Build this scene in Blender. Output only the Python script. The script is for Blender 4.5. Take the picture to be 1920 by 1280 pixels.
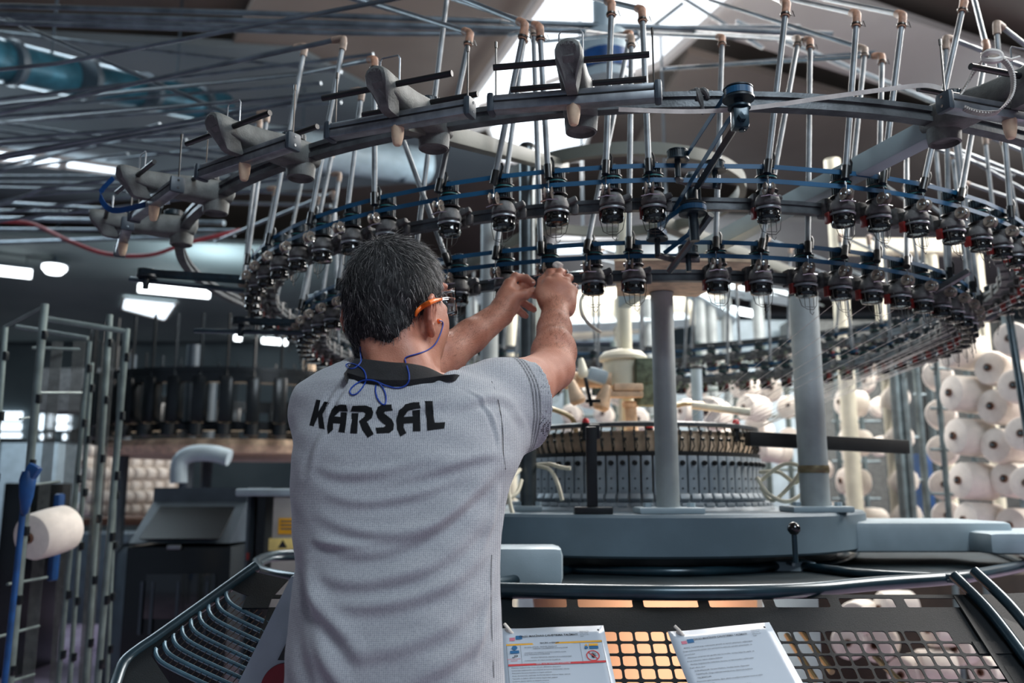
import bpy, bmesh, math, random
import numpy as np
from mathutils import Vector, Matrix
from mathutils.bvhtree import BVHTree
from mathutils.geometry import delaunay_2d_cdt
random.seed(7)
rng = np.random.default_rng(7)
for o in list(bpy.data.objects): bpy.data.objects.remove(o)
SC = bpy.context.scene
COL = SC.collection
PI = math.pi
# ---------------------------------------------------------------- camera
FPX = 1607.0
PITCH = math.radians(9.78)
CZ = 1.34
cam_d = bpy.data.cameras.new('camera'); cam = bpy.data.objects.new('camera', cam_d); COL.objects.link(cam)
cam.location = (0, 0, CZ); cam.rotation_euler = (PI/2 + PITCH, 0, 0)
cam_d.sensor_width = 36; cam_d.lens = FPX/1920*36; cam_d.clip_start = .05; cam_d.clip_end = 200
cam_d.dof.use_dof = True; cam_d.dof.focus_distance = 1.58; cam_d.dof.aperture_fstop = 3.0
SC.camera = cam
SC.view_settings.view_transform = 'Standard'; SC.view_settings.look = 'None'
SC.view_settings.exposure = 0.0; SC.view_settings.gamma = 1.0; SC.view_settings.use_curve_mapping = False
# ---------------------------------------------------------------- world and large lights
W = bpy.data.worlds.new('World'); SC.world = W; W.use_nodes = True
W.node_tree.nodes['Background'].inputs[0].default_value = (.30, .38, .50, 1)
W.node_tree.nodes['Background'].inputs[1].default_value = .5
def area(name, loc, target, sx, sy, power, col):
    d = bpy.data.lights.new(name, 'AREA'); d.shape = 'RECTANGLE'; d.size = sx; d.size_y = sy
    d.energy = power; d.color = col
    o = bpy.data.objects.new(name, d); COL.objects.link(o); o.location = loc
    o.rotation_euler = (Vector(target)-Vector(loc)).to_track_quat('-Z', 'Y').to_euler()
    return o
area('skylight_beyond_machine', (1.6, 6.5, 4.9), (1.2, 4.4, 1.0), 3.4, 2.6, 520, (1, .96, .92))
area('shirt_key_light', (1.5, -.9, 4.3), (-.1, 1.5, 1.3), 1.6, 1.3, 112, (.80, .91, 1))  # unseen area light added above the aisle to light the shirt
area('skylight_right_bay', (4.6, 3.6, 4.6), (1.6, 3.4, 1.2), 2.6, 2.6, 520, (1, .95, .9))
area('skylight_left_bay', (-5.5, 7.5, 4.9), (-3.0, 5.5, .6), 3, 3, 260, (.72, .88, 1))
# point lights added to brighten ceiling and hall, standing in for the fluorescent fittings
for i, (x, y, z, e) in enumerate(((-3.2, 5.0, 4.5, 36), (3.4, 6.2, 4.5, 60), (0.2, 9.5, 4.6, 80), (-6.5, 9.5, 4.5, 45), (5.2, 3.2, 4.4, 45), (-2.6, 1.2, 4.4, 12), (1.5, 1.2, 4.6, 18), (6.5, 9.5, 4.6, 70), (-5, 14, 4.6, 110), (3, 15, 4.6, 110))):
    d = bpy.data.lights.new('hall_fill_light', 'POINT'); d.shadow_soft_size = .45; d.energy = e; d.color = (.74, .91, 1)
    o = bpy.data.objects.new('hall_fill_light', d); COL.objects.link(o); o.location = (x, y, z)
# ---------------------------------------------------------------- pixel <-> world (photo frame 1920 x 1280)
def ray(px, py):
    u = px-960.0; v = py-640.0; c, s = math.cos(PITCH), math.sin(PITCH)
    return Vector((u, FPX*c + v*s, FPX*s - v*c))
def at(px, py, Y):
    r = ray(px, py); k = Y/r.y
    return Vector((r.x*k, Y, CZ + r.z*k))
def atz(px, py, z):
    r = ray(px, py); k = (z-CZ)/r.z
    return Vector((r.x*k, r.y*k, z))
def V(*a): return Vector(a)
# ---------------------------------------------------------------- tags
def tag(o, label=None, cat=None, group=None, kind=None):
    if label: o['label'] = label
    if cat: o['category'] = cat
    if group: o['group'] = group
    if kind: o['kind'] = kind
    return o
def empty(name, loc=(0, 0, 0), rz=0.0):
    o = bpy.data.objects.new(name, None); COL.objects.link(o)
    o.location = loc; o.rotation_euler = (0, 0, rz); o.empty_display_size = .05
    return o
def copy_tree(o, parent=None):
    c = o.copy(); COL.objects.link(c); c.parent = parent
    for ch in list(o.children): copy_tree(ch, c)
    return c
ORD = ['first', 'second', 'third', 'fourth', 'fifth', 'sixth', 'seventh', 'eighth', 'ninth', 'tenth', 'eleventh', 'twelfth', 'thirteenth', 'fourteenth', 'fifteenth', 'sixteenth', 'seventeenth', 'eighteenth', 'nineteenth', 'twentieth', 'twenty-first', 'twenty-second', 'twenty-third', 'twenty-fourth', 'twenty-fifth', 'twenty-sixth', 'twenty-seventh', 'twenty-eighth', 'twenty-ninth', 'thirtieth', 'thirty-first', 'thirty-second', 'thirty-third', 'thirty-fourth', 'thirty-fifth', 'thirty-sixth']
# ---------------------------------------------------------------- materials
def lin(h):
    h = h.lstrip('#'); r = [int(h[i:i+2], 16)/255 for i in (0, 2, 4)]
    return tuple((c/12.92 if c <= .04045 else ((c+.055)/1.055)**2.4) for c in r) + (1,)
def mat(name, col, rough=.5, metal=0.0, var=.25, scale=20.0, bump=0.0, bscale=200.0, spec=None, sss=0.0, col2=None, coat=0.0):
    m = bpy.data.materials.new(name); m.use_nodes = True; nt = m.node_tree; N = nt.nodes; L = nt.links
    b = N['Principled BSDF']; c = lin(col) if isinstance(col, str) else col
    b.inputs['Roughness'].default_value = rough; b.inputs['Metallic'].default_value = metal
    if spec is not None: b.inputs['Specular IOR Level'].default_value = spec
    if coat: b.inputs['Coat Weight'].default_value = coat; b.inputs['Coat Roughness'].default_value = .15
    tc = N.new('ShaderNodeTexCoord')
    nz = N.new('ShaderNodeTexNoise'); nz.inputs['Scale'].default_value = scale; nz.inputs['Detail'].default_value = 6
    L.new(tc.outputs['Object'], nz.inputs['Vector'])
    rp = N.new('ShaderNodeValToRGB')
    c2 = lin(col2) if col2 else tuple(min(1, x*(1+var)) for x in c[:3])+(1,)
    c1 = c if col2 else tuple(x*(1-var) for x in c[:3])+(1,)
    rp.color_ramp.elements[0].position = .35; rp.color_ramp.elements[1].position = .68
    rp.color_ramp.elements[0].color = c1; rp.color_ramp.elements[1].color = c2
    L.new(nz.outputs['Fac'], rp.inputs['Fac']); L.new(rp.outputs['Color'], b.inputs['Base Color'])
    if bump:
        n2 = N.new('ShaderNodeTexNoise'); n2.inputs['Scale'].default_value = bscale; n2.inputs['Detail'].default_value = 4
        L.new(tc.outputs['Object'], n2.inputs['Vector'])
        bp = N.new('ShaderNodeBump'); bp.inputs['Strength'].default_value = bump; bp.inputs['Distance'].default_value = .002
        L.new(n2.outputs['Fac'], bp.inputs['Height']); L.new(bp.outputs['Normal'], b.inputs['Normal'])
    if sss:
        b.inputs['Subsurface Weight'].default_value = sss
        b.inputs['Subsurface Radius'].default_value = (.012, .005, .003); b.inputs['Subsurface Scale'].default_value = 1.0
    return m
def emit(name, col, s):
    m = bpy.data.materials.new(name); m.use_nodes = True; N = m.node_tree.nodes; L = m.node_tree.links
    b = N['Principled BSDF']; b.inputs['Base Color'].default_value = lin(col)
    b.inputs['Emission Color'].default_value = lin(col); b.inputs['Emission Strength'].default_value = s
    return m
M = {}
M['alu'] = mat('brushed_aluminium', '#8d9297', .38, .75, .25, 30)
M['tube'] = mat('yarn_tube_aluminium', '#74797d', .5, .5, .4, 14)
M['tube_far'] = mat('dull_conduit', '#68737b', .42, .6, .35, 9)
M['elbow'] = mat('brown_elbow', '#97705a', .6, 0, .4, 60, .3)
M['elbow_pale'] = mat('pale_elbow', '#937f70', .6, 0, .3, 60, .3)
M['rail'] = mat('rail_grey', '#55595c', .42, .5, .35, 25, .2)
M['rail_dark'] = mat('rail_groove', '#17191b', .6, .2, .3, 25)
M['cast'] = mat('grey_casting', '#5d605e', .6, .1, .28, 35, .35, 260)
M['cast_dark'] = mat('dusty_dark_casting', '#575757', .6, .1, .5, 45, .4, 200)
M['black'] = mat('black_plastic', '#0d0f12', .32, 0, .5, 40)
M['gloss'] = mat('black_glossy_wheel', '#060709', .08, 0, .5, 30, coat=.6)
M['rib'] = mat('ribbed_pulley', '#15242c', .4, 0, .4, 60)
M['teal'] = mat('teal_friction_ring', '#0f5a5a', .5, 0, .3, 30)
M['belt'] = mat('blue_belt', '#05496d', .5, 0, .18, 12)
M['belt_white'] = mat('white_belt', '#c9c4bd', .6, 0, .15, 40, .2)
M['chrome'] = mat('chrome', '#b8bcc0', .14, 1, .12, 20)
M['ceramic'] = mat('ceramic_disc', '#8e8377', .3, .2, .3, 50)
M['red'] = mat('red_lamp', '#7d2522', .35, 0, .2, 30)
M['redcap'] = mat('red_cap', '#d9343a', .4, 0, .15, 30)
M['wire'] = mat('thin_wire', '#4a4744', .35, .8, .2, 20)
M['plate'] = mat('painted_bed_plate', '#62747f', .45, .1, .14, 6, .12, 300)
M['greyblue'] = mat('grey_blue_paint', '#9dadb5', .45, .05, .12, 10, .15, 300)
M['post'] = mat('grey_post_paint', '#a0a8a9', .5, .1, .18, 8, .2, 200)
M['post_dark'] = mat('dark_steel_post', '#5c6264', .32, .8, .3, 10)
M['beam'] = mat('grey_beam_paint', '#5f625b', .6, .05, .15, 7, .2)
M['beam_pale'] = mat('pale_beam_paint', '#93a4a8', .55, .05, .12, 6)
M['cambox'] = mat('cam_box_steel', '#9da6ad', .42, .2, .2, 20)
M['guard_tube'] = mat('guard_tube_dark_teal', '#1d333d', .3, .35, .3, 12, coat=.3)
M['guard_panel'] = mat('guard_panel_black', '#060e13', .6, .0, .5, 5, .35, 500, spec=.22)
M['tray'] = mat('tray_grey', '#232e33', .75, 0, .3, 12, .4, 300, spec=.2)
M['glow_cloth'] = mat('peach_fabric', '#efb48c', .75, 0, .08, 3)
M['yarn'] = mat('ecru_yarn', '#e6ddd3', .85, 0, .06, 30, .5, 700)
M['core'] = mat('cardboard_core', '#6b4a38', .7, 0, .3, 40)
M['creel'] = mat('creel_steel', '#66757a', .45, .4, .3, 14)
M['creel_pale'] = mat('creel_pale_steel', '#6c7977', .45, .4, .25, 14)
M['brass'] = mat('brass_pipe', '#8f8063', .35, .7, .3, 20)
M['cream'] = mat('cream_enamel', '#dcd7c2', .5, 0, .1, 10)
M['green_dust'] = mat('green_grey_case', '#5f6a58', .8, 0, .4, 50, .5)
M['beige'] = mat('beige_plastic', '#d2b79a', .6, 0, .25, 25)
M['fluff'] = mat('lint_fluff', '#a9a49a', .95, 0, .35, 120, .9, 400)
M['cabinet'] = mat('cabinet_grey', '#a7a39d', .5, 0, .1, 8)
M['cab_dark'] = mat('cabinet_black', '#0c1114', .25, .1, .4, 8)
M['cab_edge'] = mat('cabinet_slate', '#3c4750', .45, .1, .2, 8)
M['yellow'] = mat('yellow_label', '#e8a818', .5, 0, .1, 20)
M['paleyellow'] = mat('pale_yellow_label', '#e6cf7e', .5, 0, .1, 20)
M['duct'] = mat('teal_duct', '#285566', .35, .3, .45, 5)
M['hose_red'] = mat('red_hose', '#8e2f35', .5, 0, .2, 10)
M['blue'] = mat('blue_plastic', '#083e74', .4, 0, .3, 15)
M['paper'] = mat('laminated_paper', '#b4bfcb', .3, 0, .03, 4, coat=.3)
M['ink'] = mat('grey_ink', '#4a5058', .7, 0, .1, 10)
M['ink_black'] = mat('black_ink', '#15181c', .7, 0, .1, 10)
M['ink_red'] = mat('red_ink', '#c23a3f', .6, 0, .05, 10)
M['ink_yellow'] = mat('yellow_ink', '#d9a132', .6, 0, .05, 10)
M['ink_blue'] = mat('blue_ink', '#1b5f8f', .6, 0, .05, 10)
M['ink_pink'] = mat('pink_ink', '#c07084', .6, 0, .05, 10)
M['lamp'] = emit('fluorescent_tube', '#f4fbff', 6.0)
M['sky'] = emit('daylight_glazing', '#eef4fa', 1.25)
M['sky_blue'] = emit('daylight_glazing_blue', '#e6f4ff', 2.6)
# ---------------------------------------------------------------- mesh builder
class MB:
    def __init__(s): s.v = []; s.f = []; s.m = []; s.sm = []
    def add(s, verts, faces, mi=0, smooth=True):
        n = len(s.v); s.v += [tuple(v) for v in verts]
        s.f += [tuple(i+n for i in f) for f in faces]; s.m += [mi]*len(faces); s.sm += [smooth]*len(faces)
        return s
    def box(s, c, sz, R=None, mi=0, bev=0.0):
        hx, hy, hz = sz[0]/2, sz[1]/2, sz[2]/2
        R = R or Matrix.Identity(3); c = Vector(c)
        if bev <= 0:
            P = [Vector((x*hx, y*hy, z*hz)) for x in (-1, 1) for y in (-1, 1) for z in (-1, 1)]
            F = [(0, 1, 3, 2), (4, 6, 7, 5), (0, 4, 5, 1), (2, 3, 7, 6), (0, 2, 6, 4), (1, 5, 7, 3)]
            return s.add([c+R@p for p in P], F, mi, False)
        b = min(bev, hx*.95, hy*.95, hz*.95)
        bm = bmesh.new(); bmesh.ops.create_cube(bm, size=1)
        for v in bm.verts: v.co = Vector((v.co.x*2*hx, v.co.y*2*hy, v.co.z*2*hz))
        bmesh.ops.bevel(bm, geom=list(bm.edges), offset=b, segments=2, affect='EDGES', profile=.6)
        bm.verts.index_update()
        s.add([c+R@v.co for v in bm.verts], [tuple(v.index for v in f.verts) for f in bm.faces], mi, True); bm.free()
        return s
    def tube(s, pts, r, n=8, mi=0, cap=True, closed=False, smooth=True):
        pts = [Vector(p) for p in pts]; m = len(pts); rs = r if isinstance(r, (list, tuple)) else [r]*m
        V_, F = [], []; prev = None
        for i, p in enumerate(pts):
            if closed: t = pts[(i+1) % m]-pts[i-1]
            else: t = pts[min(i+1, m-1)]-pts[max(i-1, 0)]
            t.normalize()
            if prev is None:
                a = Vector((0, 0, 1)) if abs(t.z) < .9 else Vector((1, 0, 0)); u = t.cross(a).normalized()
            else:
                u = prev-t*prev.dot(t)
                u = u.normalized() if u.length > 1e-6 else t.orthogonal().normalized()
            prev = u; w = t.cross(u)
            for k in range(n):
                a = 2*PI*k/n; V_.append(p+(u*math.cos(a)+w*math.sin(a))*rs[i])
        rng_ = range(m) if closed else range(m-1)
        for i in rng_:
            j = (i+1) % m
            for k in range(n):
                k2 = (k+1) % n; F.append((i*n+k, i*n+k2, j*n+k2, j*n+k))
        if cap and not closed: F.append(tuple(range(n-1, -1, -1))); F.append(tuple((m-1)*n+k for k in range(n)))
        return s.add(V_, F, mi, smooth)
    def lathe(s, prof, c=(0, 0, 0), R=None, n=24, mi=0, smooth=True, a0=0, a1=2*PI):
        c = Vector(c); R = R or Matrix.Identity(3); full = abs(a1-a0-2*PI) < 1e-6; m = n if full else n+1
        V_, F = [], []
        for r, z in prof:
            for k in range(m):
                a = a0+(a1-a0)*k/n; V_.append(c+R@Vector((r*math.cos(a), r*math.sin(a), z)))
        for i in range(len(prof)-1):
            for k in range(n):
                k2 = (k+1) % m if full else k+1
                F.append((i*m+k, i*m+k2, (i+1)*m+k2, (i+1)*m+k))
        return s.add(V_, F, mi, smooth)
    def prism(s, pts, h0, h1, fn, mi=0, smooth=False):
        """pts: 2-D outline, fn(u,v,h) -> point"""
        n = len(pts); V_ = [fn(u, v, h0) for u, v in pts]+[fn(u, v, h1) for u, v in pts]
        F = [tuple(range(n-1, -1, -1)), tuple(range(n, 2*n))]+[(i, (i+1) % n, n+(i+1) % n, n+i) for i in range(n)]
        return s.add(V_, F, mi, smooth)
    def build(s, name, mats, parent=None, loc=None, auto=True):
        me = bpy.data.meshes.new(name); me.from_pydata(s.v, [], s.f); me.update()
        mats = mats if isinstance(mats, (list, tuple)) else [mats]
        for m in mats: me.materials.append(m)
        me.polygons.foreach_set('material_index', s.m); me.polygons.foreach_set('use_smooth', s.sm)
        bm = bmesh.new(); bm.from_mesh(me); bmesh.ops.recalc_face_normals(bm, faces=bm.faces)
        for e in bm.edges:
            if len(e.link_faces) == 2 and e.calc_face_angle(0) > .7: e.smooth = False
        bm.to_mesh(me); bm.free()
        o = bpy.data.objects.new(name, me); COL.objects.link(o)
        if parent: o.parent = parent
        if loc: o.location = loc
        return o
def rot_to(d, up=(0, 0, 1)):
    """3x3 with local Z along d"""
    return Vector(d).to_track_quat('Z', 'Y').to_matrix()
def basis(x, y, z): return Matrix((x, y, z)).transposed()
def catmull(P, n=8, closed=False):
    P = [Vector(p) for p in P]; m = len(P); out = []
    for i in range(m if closed else m-1):
        p0 = P[(i-1) % m] if closed or i > 0 else P[0]; p1 = P[i]; p2 = P[(i+1) % m]
        p3 = P[(i+2) % m] if closed or i+2 < m else P[-1]
        for k in range(n):
            t = k/n
            out.append(.5*((2*p1)+(-p0+p2)*t+(2*p0-5*p1+4*p2-p3)*t*t+(-p0+3*p1-3*p2+p3)*t**3))
    if not closed: out.append(P[-1])
    return out
def text_mesh(s, size, fn, name, m, parent, bold=0.0, align='CENTER', spacing=1.0):
    """flat lettering; fn(x,y) maps glyph coordinates to the surface"""
    cu = bpy.data.curves.new('glyphs', 'FONT'); cu.body = s; cu.size = size; cu.align_x = align; cu.space_character = spacing
    cu.offset = bold; cu.resolution_u = 3
    to = bpy.data.objects.new('glyphs', cu); COL.objects.link(to)
    dg = bpy.context.evaluated_depsgraph_get(); dg.update()
    me = bpy.data.meshes.new_from_object(to.evaluated_get(dg))
    bpy.data.objects.remove(to); bpy.data.curves.remove(cu)
    me.name = name
    for v in me.vertices: v.co = fn(v.co.x, v.co.y)
    me.materials.clear(); me.materials.append(m)
    o = bpy.data.objects.new(name, me); COL.objects.link(o)
    if parent: o.parent = parent
    return o
# ================================================================ SETTING
def plane_mat(name, c1, c2, scale, rough, bump=0.0):
    return mat(name, c1, rough, 0, .2, scale, bump, 80, col2=c2)
M['floor'] = plane_mat('polished_concrete_floor', '#7e6c80', '#a596a8', 1.3, .16)
M['ceil'] = plane_mat('brown_grey_ceiling_panel', '#685b53', '#776a61', .6, .8)
M['ceil_dark'] = plane_mat('slate_ceiling_panel', '#5c6468', '#6a7073', .6, .8)
M['ceil_light'] = plane_mat('pale_ceiling_panel', '#b3a8a1', '#c2b9b3', .6, .8)
M['ceil_teal'] = plane_mat('grey_green_ceiling_panel', '#7b8887', '#8b9594', .6, .8)
M['wall'] = plane_mat('grey_hall_wall', '#59666b', '#6b777b', .8, .7)
# floor
b = MB(); b.box((0, 9, -.1), (34, 34, .2)); fl = b.build('floor', M['floor']); tag(fl, kind='structure')
# walls
for nm, c, s in (('wall_back', (0, 24, 3.0), (34, .2, 6.4)), ('wall_left', (-15, 9, 3.0), (.2, 30, 6.4)), ('wall_right', (13, 9, 3.0), (.2, 30, 6.4))):
    b = MB(); b.box(c, s); tag(b.build(nm, M['wall']), kind='structure')
# folded roof: long sloped bays, each fold a strip of its own slope
def slab(name, quad, m, th=.08):
    b = MB(); q = [Vector(p) for p in quad]
    b.add(q+[p+Vector((0, 0, th)) for p in q], [(0, 1, 2, 3), (7, 6, 5, 4), (0, 4, 5, 1), (1, 5, 6, 2), (2, 6, 7, 3), (3, 7, 4, 0)], 0, False)
    return tag(b.build(name, m), kind='structure')
def cz(px, py, z): return atz(px, py, z)
# ceiling bays drawn on the roof planes (heights in metres)
bm_ = MB()
bm_.box((0, 9, 6.35), (34, 34, .1)); tag(bm_.build('ceiling', M['ceil']), kind='structure')
slab('ceiling_bay', [cz(-500, 420, 5.9), cz(-500, 40, 5.9), cz(560, 95, 5.9), cz(1000, 330, 5.9)], M['ceil_dark'])
slab('ceiling_bay', [cz(1180, 300, 5.7), cz(1290, 100, 5.75), cz(2300, 380, 5.75), cz(2300, 560, 5.7)], M['ceil'])
slab('ceiling_bay', [cz(1335, 62, 5.9), cz(1385, -70, 5.9), cz(2100, 170, 5.9), cz(2100, 300, 5.9)], M['ceil_light'])
slab('ceiling_bay', [cz(430, 95, 5.95), cz(520, -90, 5.95), cz(1040, -60, 5.95), cz(800, 250, 5.95)], M['ceil'])
slab('ceiling_bay', [cz(-300, 640, 5.3), cz(-300, 430, 5.3), cz(760, 470, 5.3), cz(900, 640, 5.3)], M['ceil_teal'])
slab('ceiling_bay', [cz(960, 560, 5.5), cz(1060, 400, 5.5), cz(1960, 430, 5.5), cz(2100, 560, 5.5)], M['ceil_light'])
# roof lights (glazing that lets the daylight in)
def skylight(n, quad, m=None, rim=.06):
    q = [Vector(p) for p in quad]; b = MB()
    b.add(q+[p+Vector((0, 0, .03)) for p in q], [(0, 1, 2, 3), (7, 6, 5, 4), (0, 4, 5, 1), (1, 5, 6, 2), (2, 6, 7, 3), (3, 7, 4, 0)], 0, False)
    o = b.build('window_%d' % n, m or M['sky']); tag(o, kind='structure')
    f = MB()
    for i in range(4): f.tube([q[i]+V(0, 0, .0), q[(i+1) % 4]+V(0, 0, .0)], rim, 6)
    f.build('window_frame', M['ceil_light'], o)
    return o
skylight(1, [cz(828, 262, 5.75), cz(1052, -60, 5.75), cz(1440, -60, 5.75), cz(1240, 118, 5.75)])
skylight(2, [cz(940, 305, 5.72), cz(900, 200, 5.72), cz(1150, 110, 5.72), cz(1090, 300, 5.72)], rim=.03)
skylight(3, [cz(228, 578, 5.25), cz(232, 558, 5.25), cz(332, 568, 5.25), cz(310, 600, 5.25)], M['sky_blue'], .03)
skylight(4, [cz(-60, 293, 5.8), cz(-60, 272, 5.8), cz(120, 297, 5.8), cz(112, 314, 5.8)], M['sky_blue'], .03)
skylight(5, [cz(120, 313, 5.8), cz(126, 298, 5.8), cz(226, 313, 5.8), cz(222, 327, 5.8)], M['sky_blue'], .03)
skylight(6, [cz(1040, 477, 5.4), cz(1044, 454, 5.4), cz(1166, 450, 5.4), cz(1166, 472, 5.4)], M['sky_blue'], .03)
# daylight windows in the far left wall
k = 7
for x0, x1, y0, y1 in ((-40, 42, 772, 788), (-40, 40, 793, 806), (62, 70, 776, 800), (74, 82, 776, 806), (88, 100, 776, 803), (104, 134, 778, 792), (104, 134, 796, 806), (157, 188, 795, 807), (0, 40, 812, 820), (64, 68, 812, 822), (76, 82, 814, 824), (90, 96, 812, 820), (118, 126, 814, 824), (158, 170, 816, 826), (246, 272, 820, 834), (264, 280, 838, 846), (0, 28, 872, 905), (162, 182, 738, 745), (358, 372, 748, 756), (305, 340, 748, 754)):
    Y = 23.8 if y0 < 860 else 12.0
    if Y < 20: M_ = M['sky']
    else: M_ = M['sky_blue']
    A, B_ = at(x0, y1, Y), at(x1, y0, Y)
    b = MB(); b.box(((A.x+B_.x)/2, Y, (A.z+B_.z)/2), (B_.x-A.x, .04, B_.z-A.z)); o = tag(b.build('window_%d' % k, M_), kind='structure')
    f = MB(); f.box(((A.x+B_.x)/2, Y+.03, A.z-.04), (B_.x-A.x+.1, .1, .05)); f.build('window_sill', M['wall'], o); k += 1
# fluorescent fittings under the roof
def strip_light(p0, p1, z, label, r=.09, group=None):
    A, B_ = cz(*p0, z), cz(*p1, z); t = empty('strip_light', (A+B_)/2)
    d = (B_-A); Lh = d.length/2; d.normalize()
    x = d; y = V(0, 0, 1).cross(x).normalized(); zz = x.cross(y)
    h = MB(); h.box((0, 0, r*.9), (Lh*2, r*1.6, r*.6), basis(x, y, zz)); h.build('housing', M['cab_edge'], t)
    g = MB(); g.tube([-d*Lh*.98, d*Lh*.98], r, 10); g.build('tube_lamp', M['lamp'], t)
    for s in (-1, 1):
        w = MB(); w.tube([d*Lh*.7*s+V(0, 0, r), d*Lh*.7*s+V(0, 0, 6.3-z)], .01, 4); w.build('hanger', M['cab_edge'], t)
    tag(t, label, 'ceiling light', group); return t
strip_light((258, 538), (394, 551), 5.0, 'long glowing strip light hanging left of the dark feeder ring, behind the thin belt arm')
strip_light((-20, 504), (60, 513), 5.0, 'glowing strip light cut off by the left edge of the photo')
strip_light((492, 637), (538, 641), 5.2, 'short glowing strip light low behind the left flank of the feeder ring')
strip_light((440, 632), (452, 633), 5.2, 'tiny round glowing light just left of the low short strip light')
strip_light((1356, 577), (1418, 588), 4.6, 'glowing strip light behind the machine, right of the slim front post', .07)
strip_light((1336, 608), (1350, 610), 4.6, 'small glowing light, left of the pair behind the machine', .06)
strip_light((1366, 612), (1390, 616), 4.6, 'small glowing light, right of the pair behind the machine', .06)
t = empty('dome_light', cz(102, 502, 5.1)); b = MB(); b.lathe([(0, -.12), (.12, -.10), (.19, -.02), (.19, .03), (0, .03)], n=20); b.build('lamp_glass', M['lamp'], t)
b = MB(); b.lathe([(0, .03), (.24, .03), (.2, .09), (.04, .12), (.02, 1.3), (0, 1.3)], n=16); b.build('lamp_shade', M['cab_edge'], t); tag(t, 'round glowing dome light hanging at the left, beside the cut-off strip light', 'ceiling light')
# air duct, overhead conduits
def pipe_thing(name, pts, r, m, label, cat, n=10, group=None, smooth=0, bands=0):
    P = catmull(pts, smooth) if smooth else [Vector(p) for p in pts]
    b = MB(); b.tube(P, r, n); o = b.build(name, m)
    for i in range(bands):
        q = P[0].lerp(P[-1], (i+.5)/bands); d = (P[-1]-P[0]).normalized()
        c = MB(); c.tube([q-d*.03, q+d*.03], r*1.08, n); c.build('joint_band', M['cab_edge'], o)
    if name == 'air_duct':
        for f_ in (.25, .75):
            q = P[0].lerp(P[-1], f_); c = MB(); c.tube([q, V(q.x, q.y, 6.3)], .012, 5); c.build('hanger_rod', M['cab_edge'], o)
    return tag(o, label, cat, group)
pipe_thing('air_duct', [at(-60, 100, 6.0), at(160, 150, 7.2), at(420, 205, 8.6)], .17, M['duct'], 'thick teal round air duct sloping down from the left edge under the roof', 'duct', 20, bands=4)
pipe_thing('air_duct', [at(480, 268, 9.0), at(640, 290, 9.4), at(800, 312, 10)], .22, M['greyblue'], 'thick pale round air duct under the roof, left of the skylight', 'duct', 20, bands=3)
pipe_thing('air_duct', [at(1010, 600, 7.4), at(1240, 575, 7.6), at(1330, 560, 8)], .22, M['cream'], 'big pale bulging air sleeve behind the machine, under the ring at centre', 'duct', 20, bands=2)
# ================================================================ THE CIRCULAR KNITTING MACHINE
MX, MY = .399, 3.10
R_UP, Z_UP = 1.236, 1.977
R_LO, Z_LO = 1.066, 1.853
R_OUT, Z_OUT = 1.526, 2.088
PL_R, PL_T, PL_B = .794, 1.273, 1.160
def P(th, R, z): return Vector((MX+R*math.sin(th), MY-R*math.cos(th), z))
def theta_px(px, R):
    lo, hi = -1.25, 1.25; k = (px-960)/FPX
    def g(t):
        p = P(t, R, 1.9); c, s = math.cos(PITCH), math.sin(PITCH)
        return p.x/(p.y*c+(p.z-CZ)*s)-k
    # monotone part only
    ts = [i*.005 for i in range(-250, 251)]; best = None
    for a, b2 in zip(ts, ts[1:]):
        if g(a)*g(b2) <= 0 and g(b2) >= g(a):
            m_ = (a+b2)/2
            if best is None or abs(m_) < abs(best): best = m_
    return best
mach = empty('circular_knitting_machine', (MX, MY, 0))
tag(mach, 'big round knitting machine with grey bed plate, needle cylinder and stacked feeder rings overhead', 'knitting machine')
def mpart(b, name, m): return b.build(name, m, mach)
L0 = Vector((MX, MY, 0))
def ring_prof(R, hw, hh, g=.004):
    return [(R-hw, -hh), (R+hw, -hh), (R+hw, -hh*.35), (R+hw-g, -hh*.3), (R+hw-g, hh*.3), (R+hw, hh*.35), (R+hw, hh), (R-hw, hh), (R-hw, hh*.35), (R-hw+g, hh*.3), (R-hw+g, -hh*.3), (R-hw, -hh*.35), (R-hw, -hh)]
for nm, R, z, hw, hh in (('upper_feeder_rail', R_UP, Z_UP, .009, .014), ('lower_feeder_rail', R_LO, Z_LO, .009, .014)):
    b = MB(); b.lathe(ring_prof(R, hw, hh), (0, 0, z), n=120); mpart(b, nm, M['rail'])
b = MB(); b.lathe(ring_prof(R_OUT, .013, .016, .006), (0, 0, Z_OUT), n=144); mpart(b, 'outer_support_rail', M['rail'])
# bed plate
b = MB(); b.lathe([(0, PL_B), (PL_R-.006, PL_B), (PL_R, PL_B+.006), (PL_R, PL_T-.008), (PL_R-.008, PL_T), (0, PL_T)], n=160); mpart(b, 'bed_plate', M['plate'])
b = MB(); b.lathe([(.20, .0), (.20, 1.06), (.70, 1.09), (.70, PL_B), (0, PL_B)], n=64); ob = mpart(b, 'base_drum', M['cab_dark'])
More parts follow.
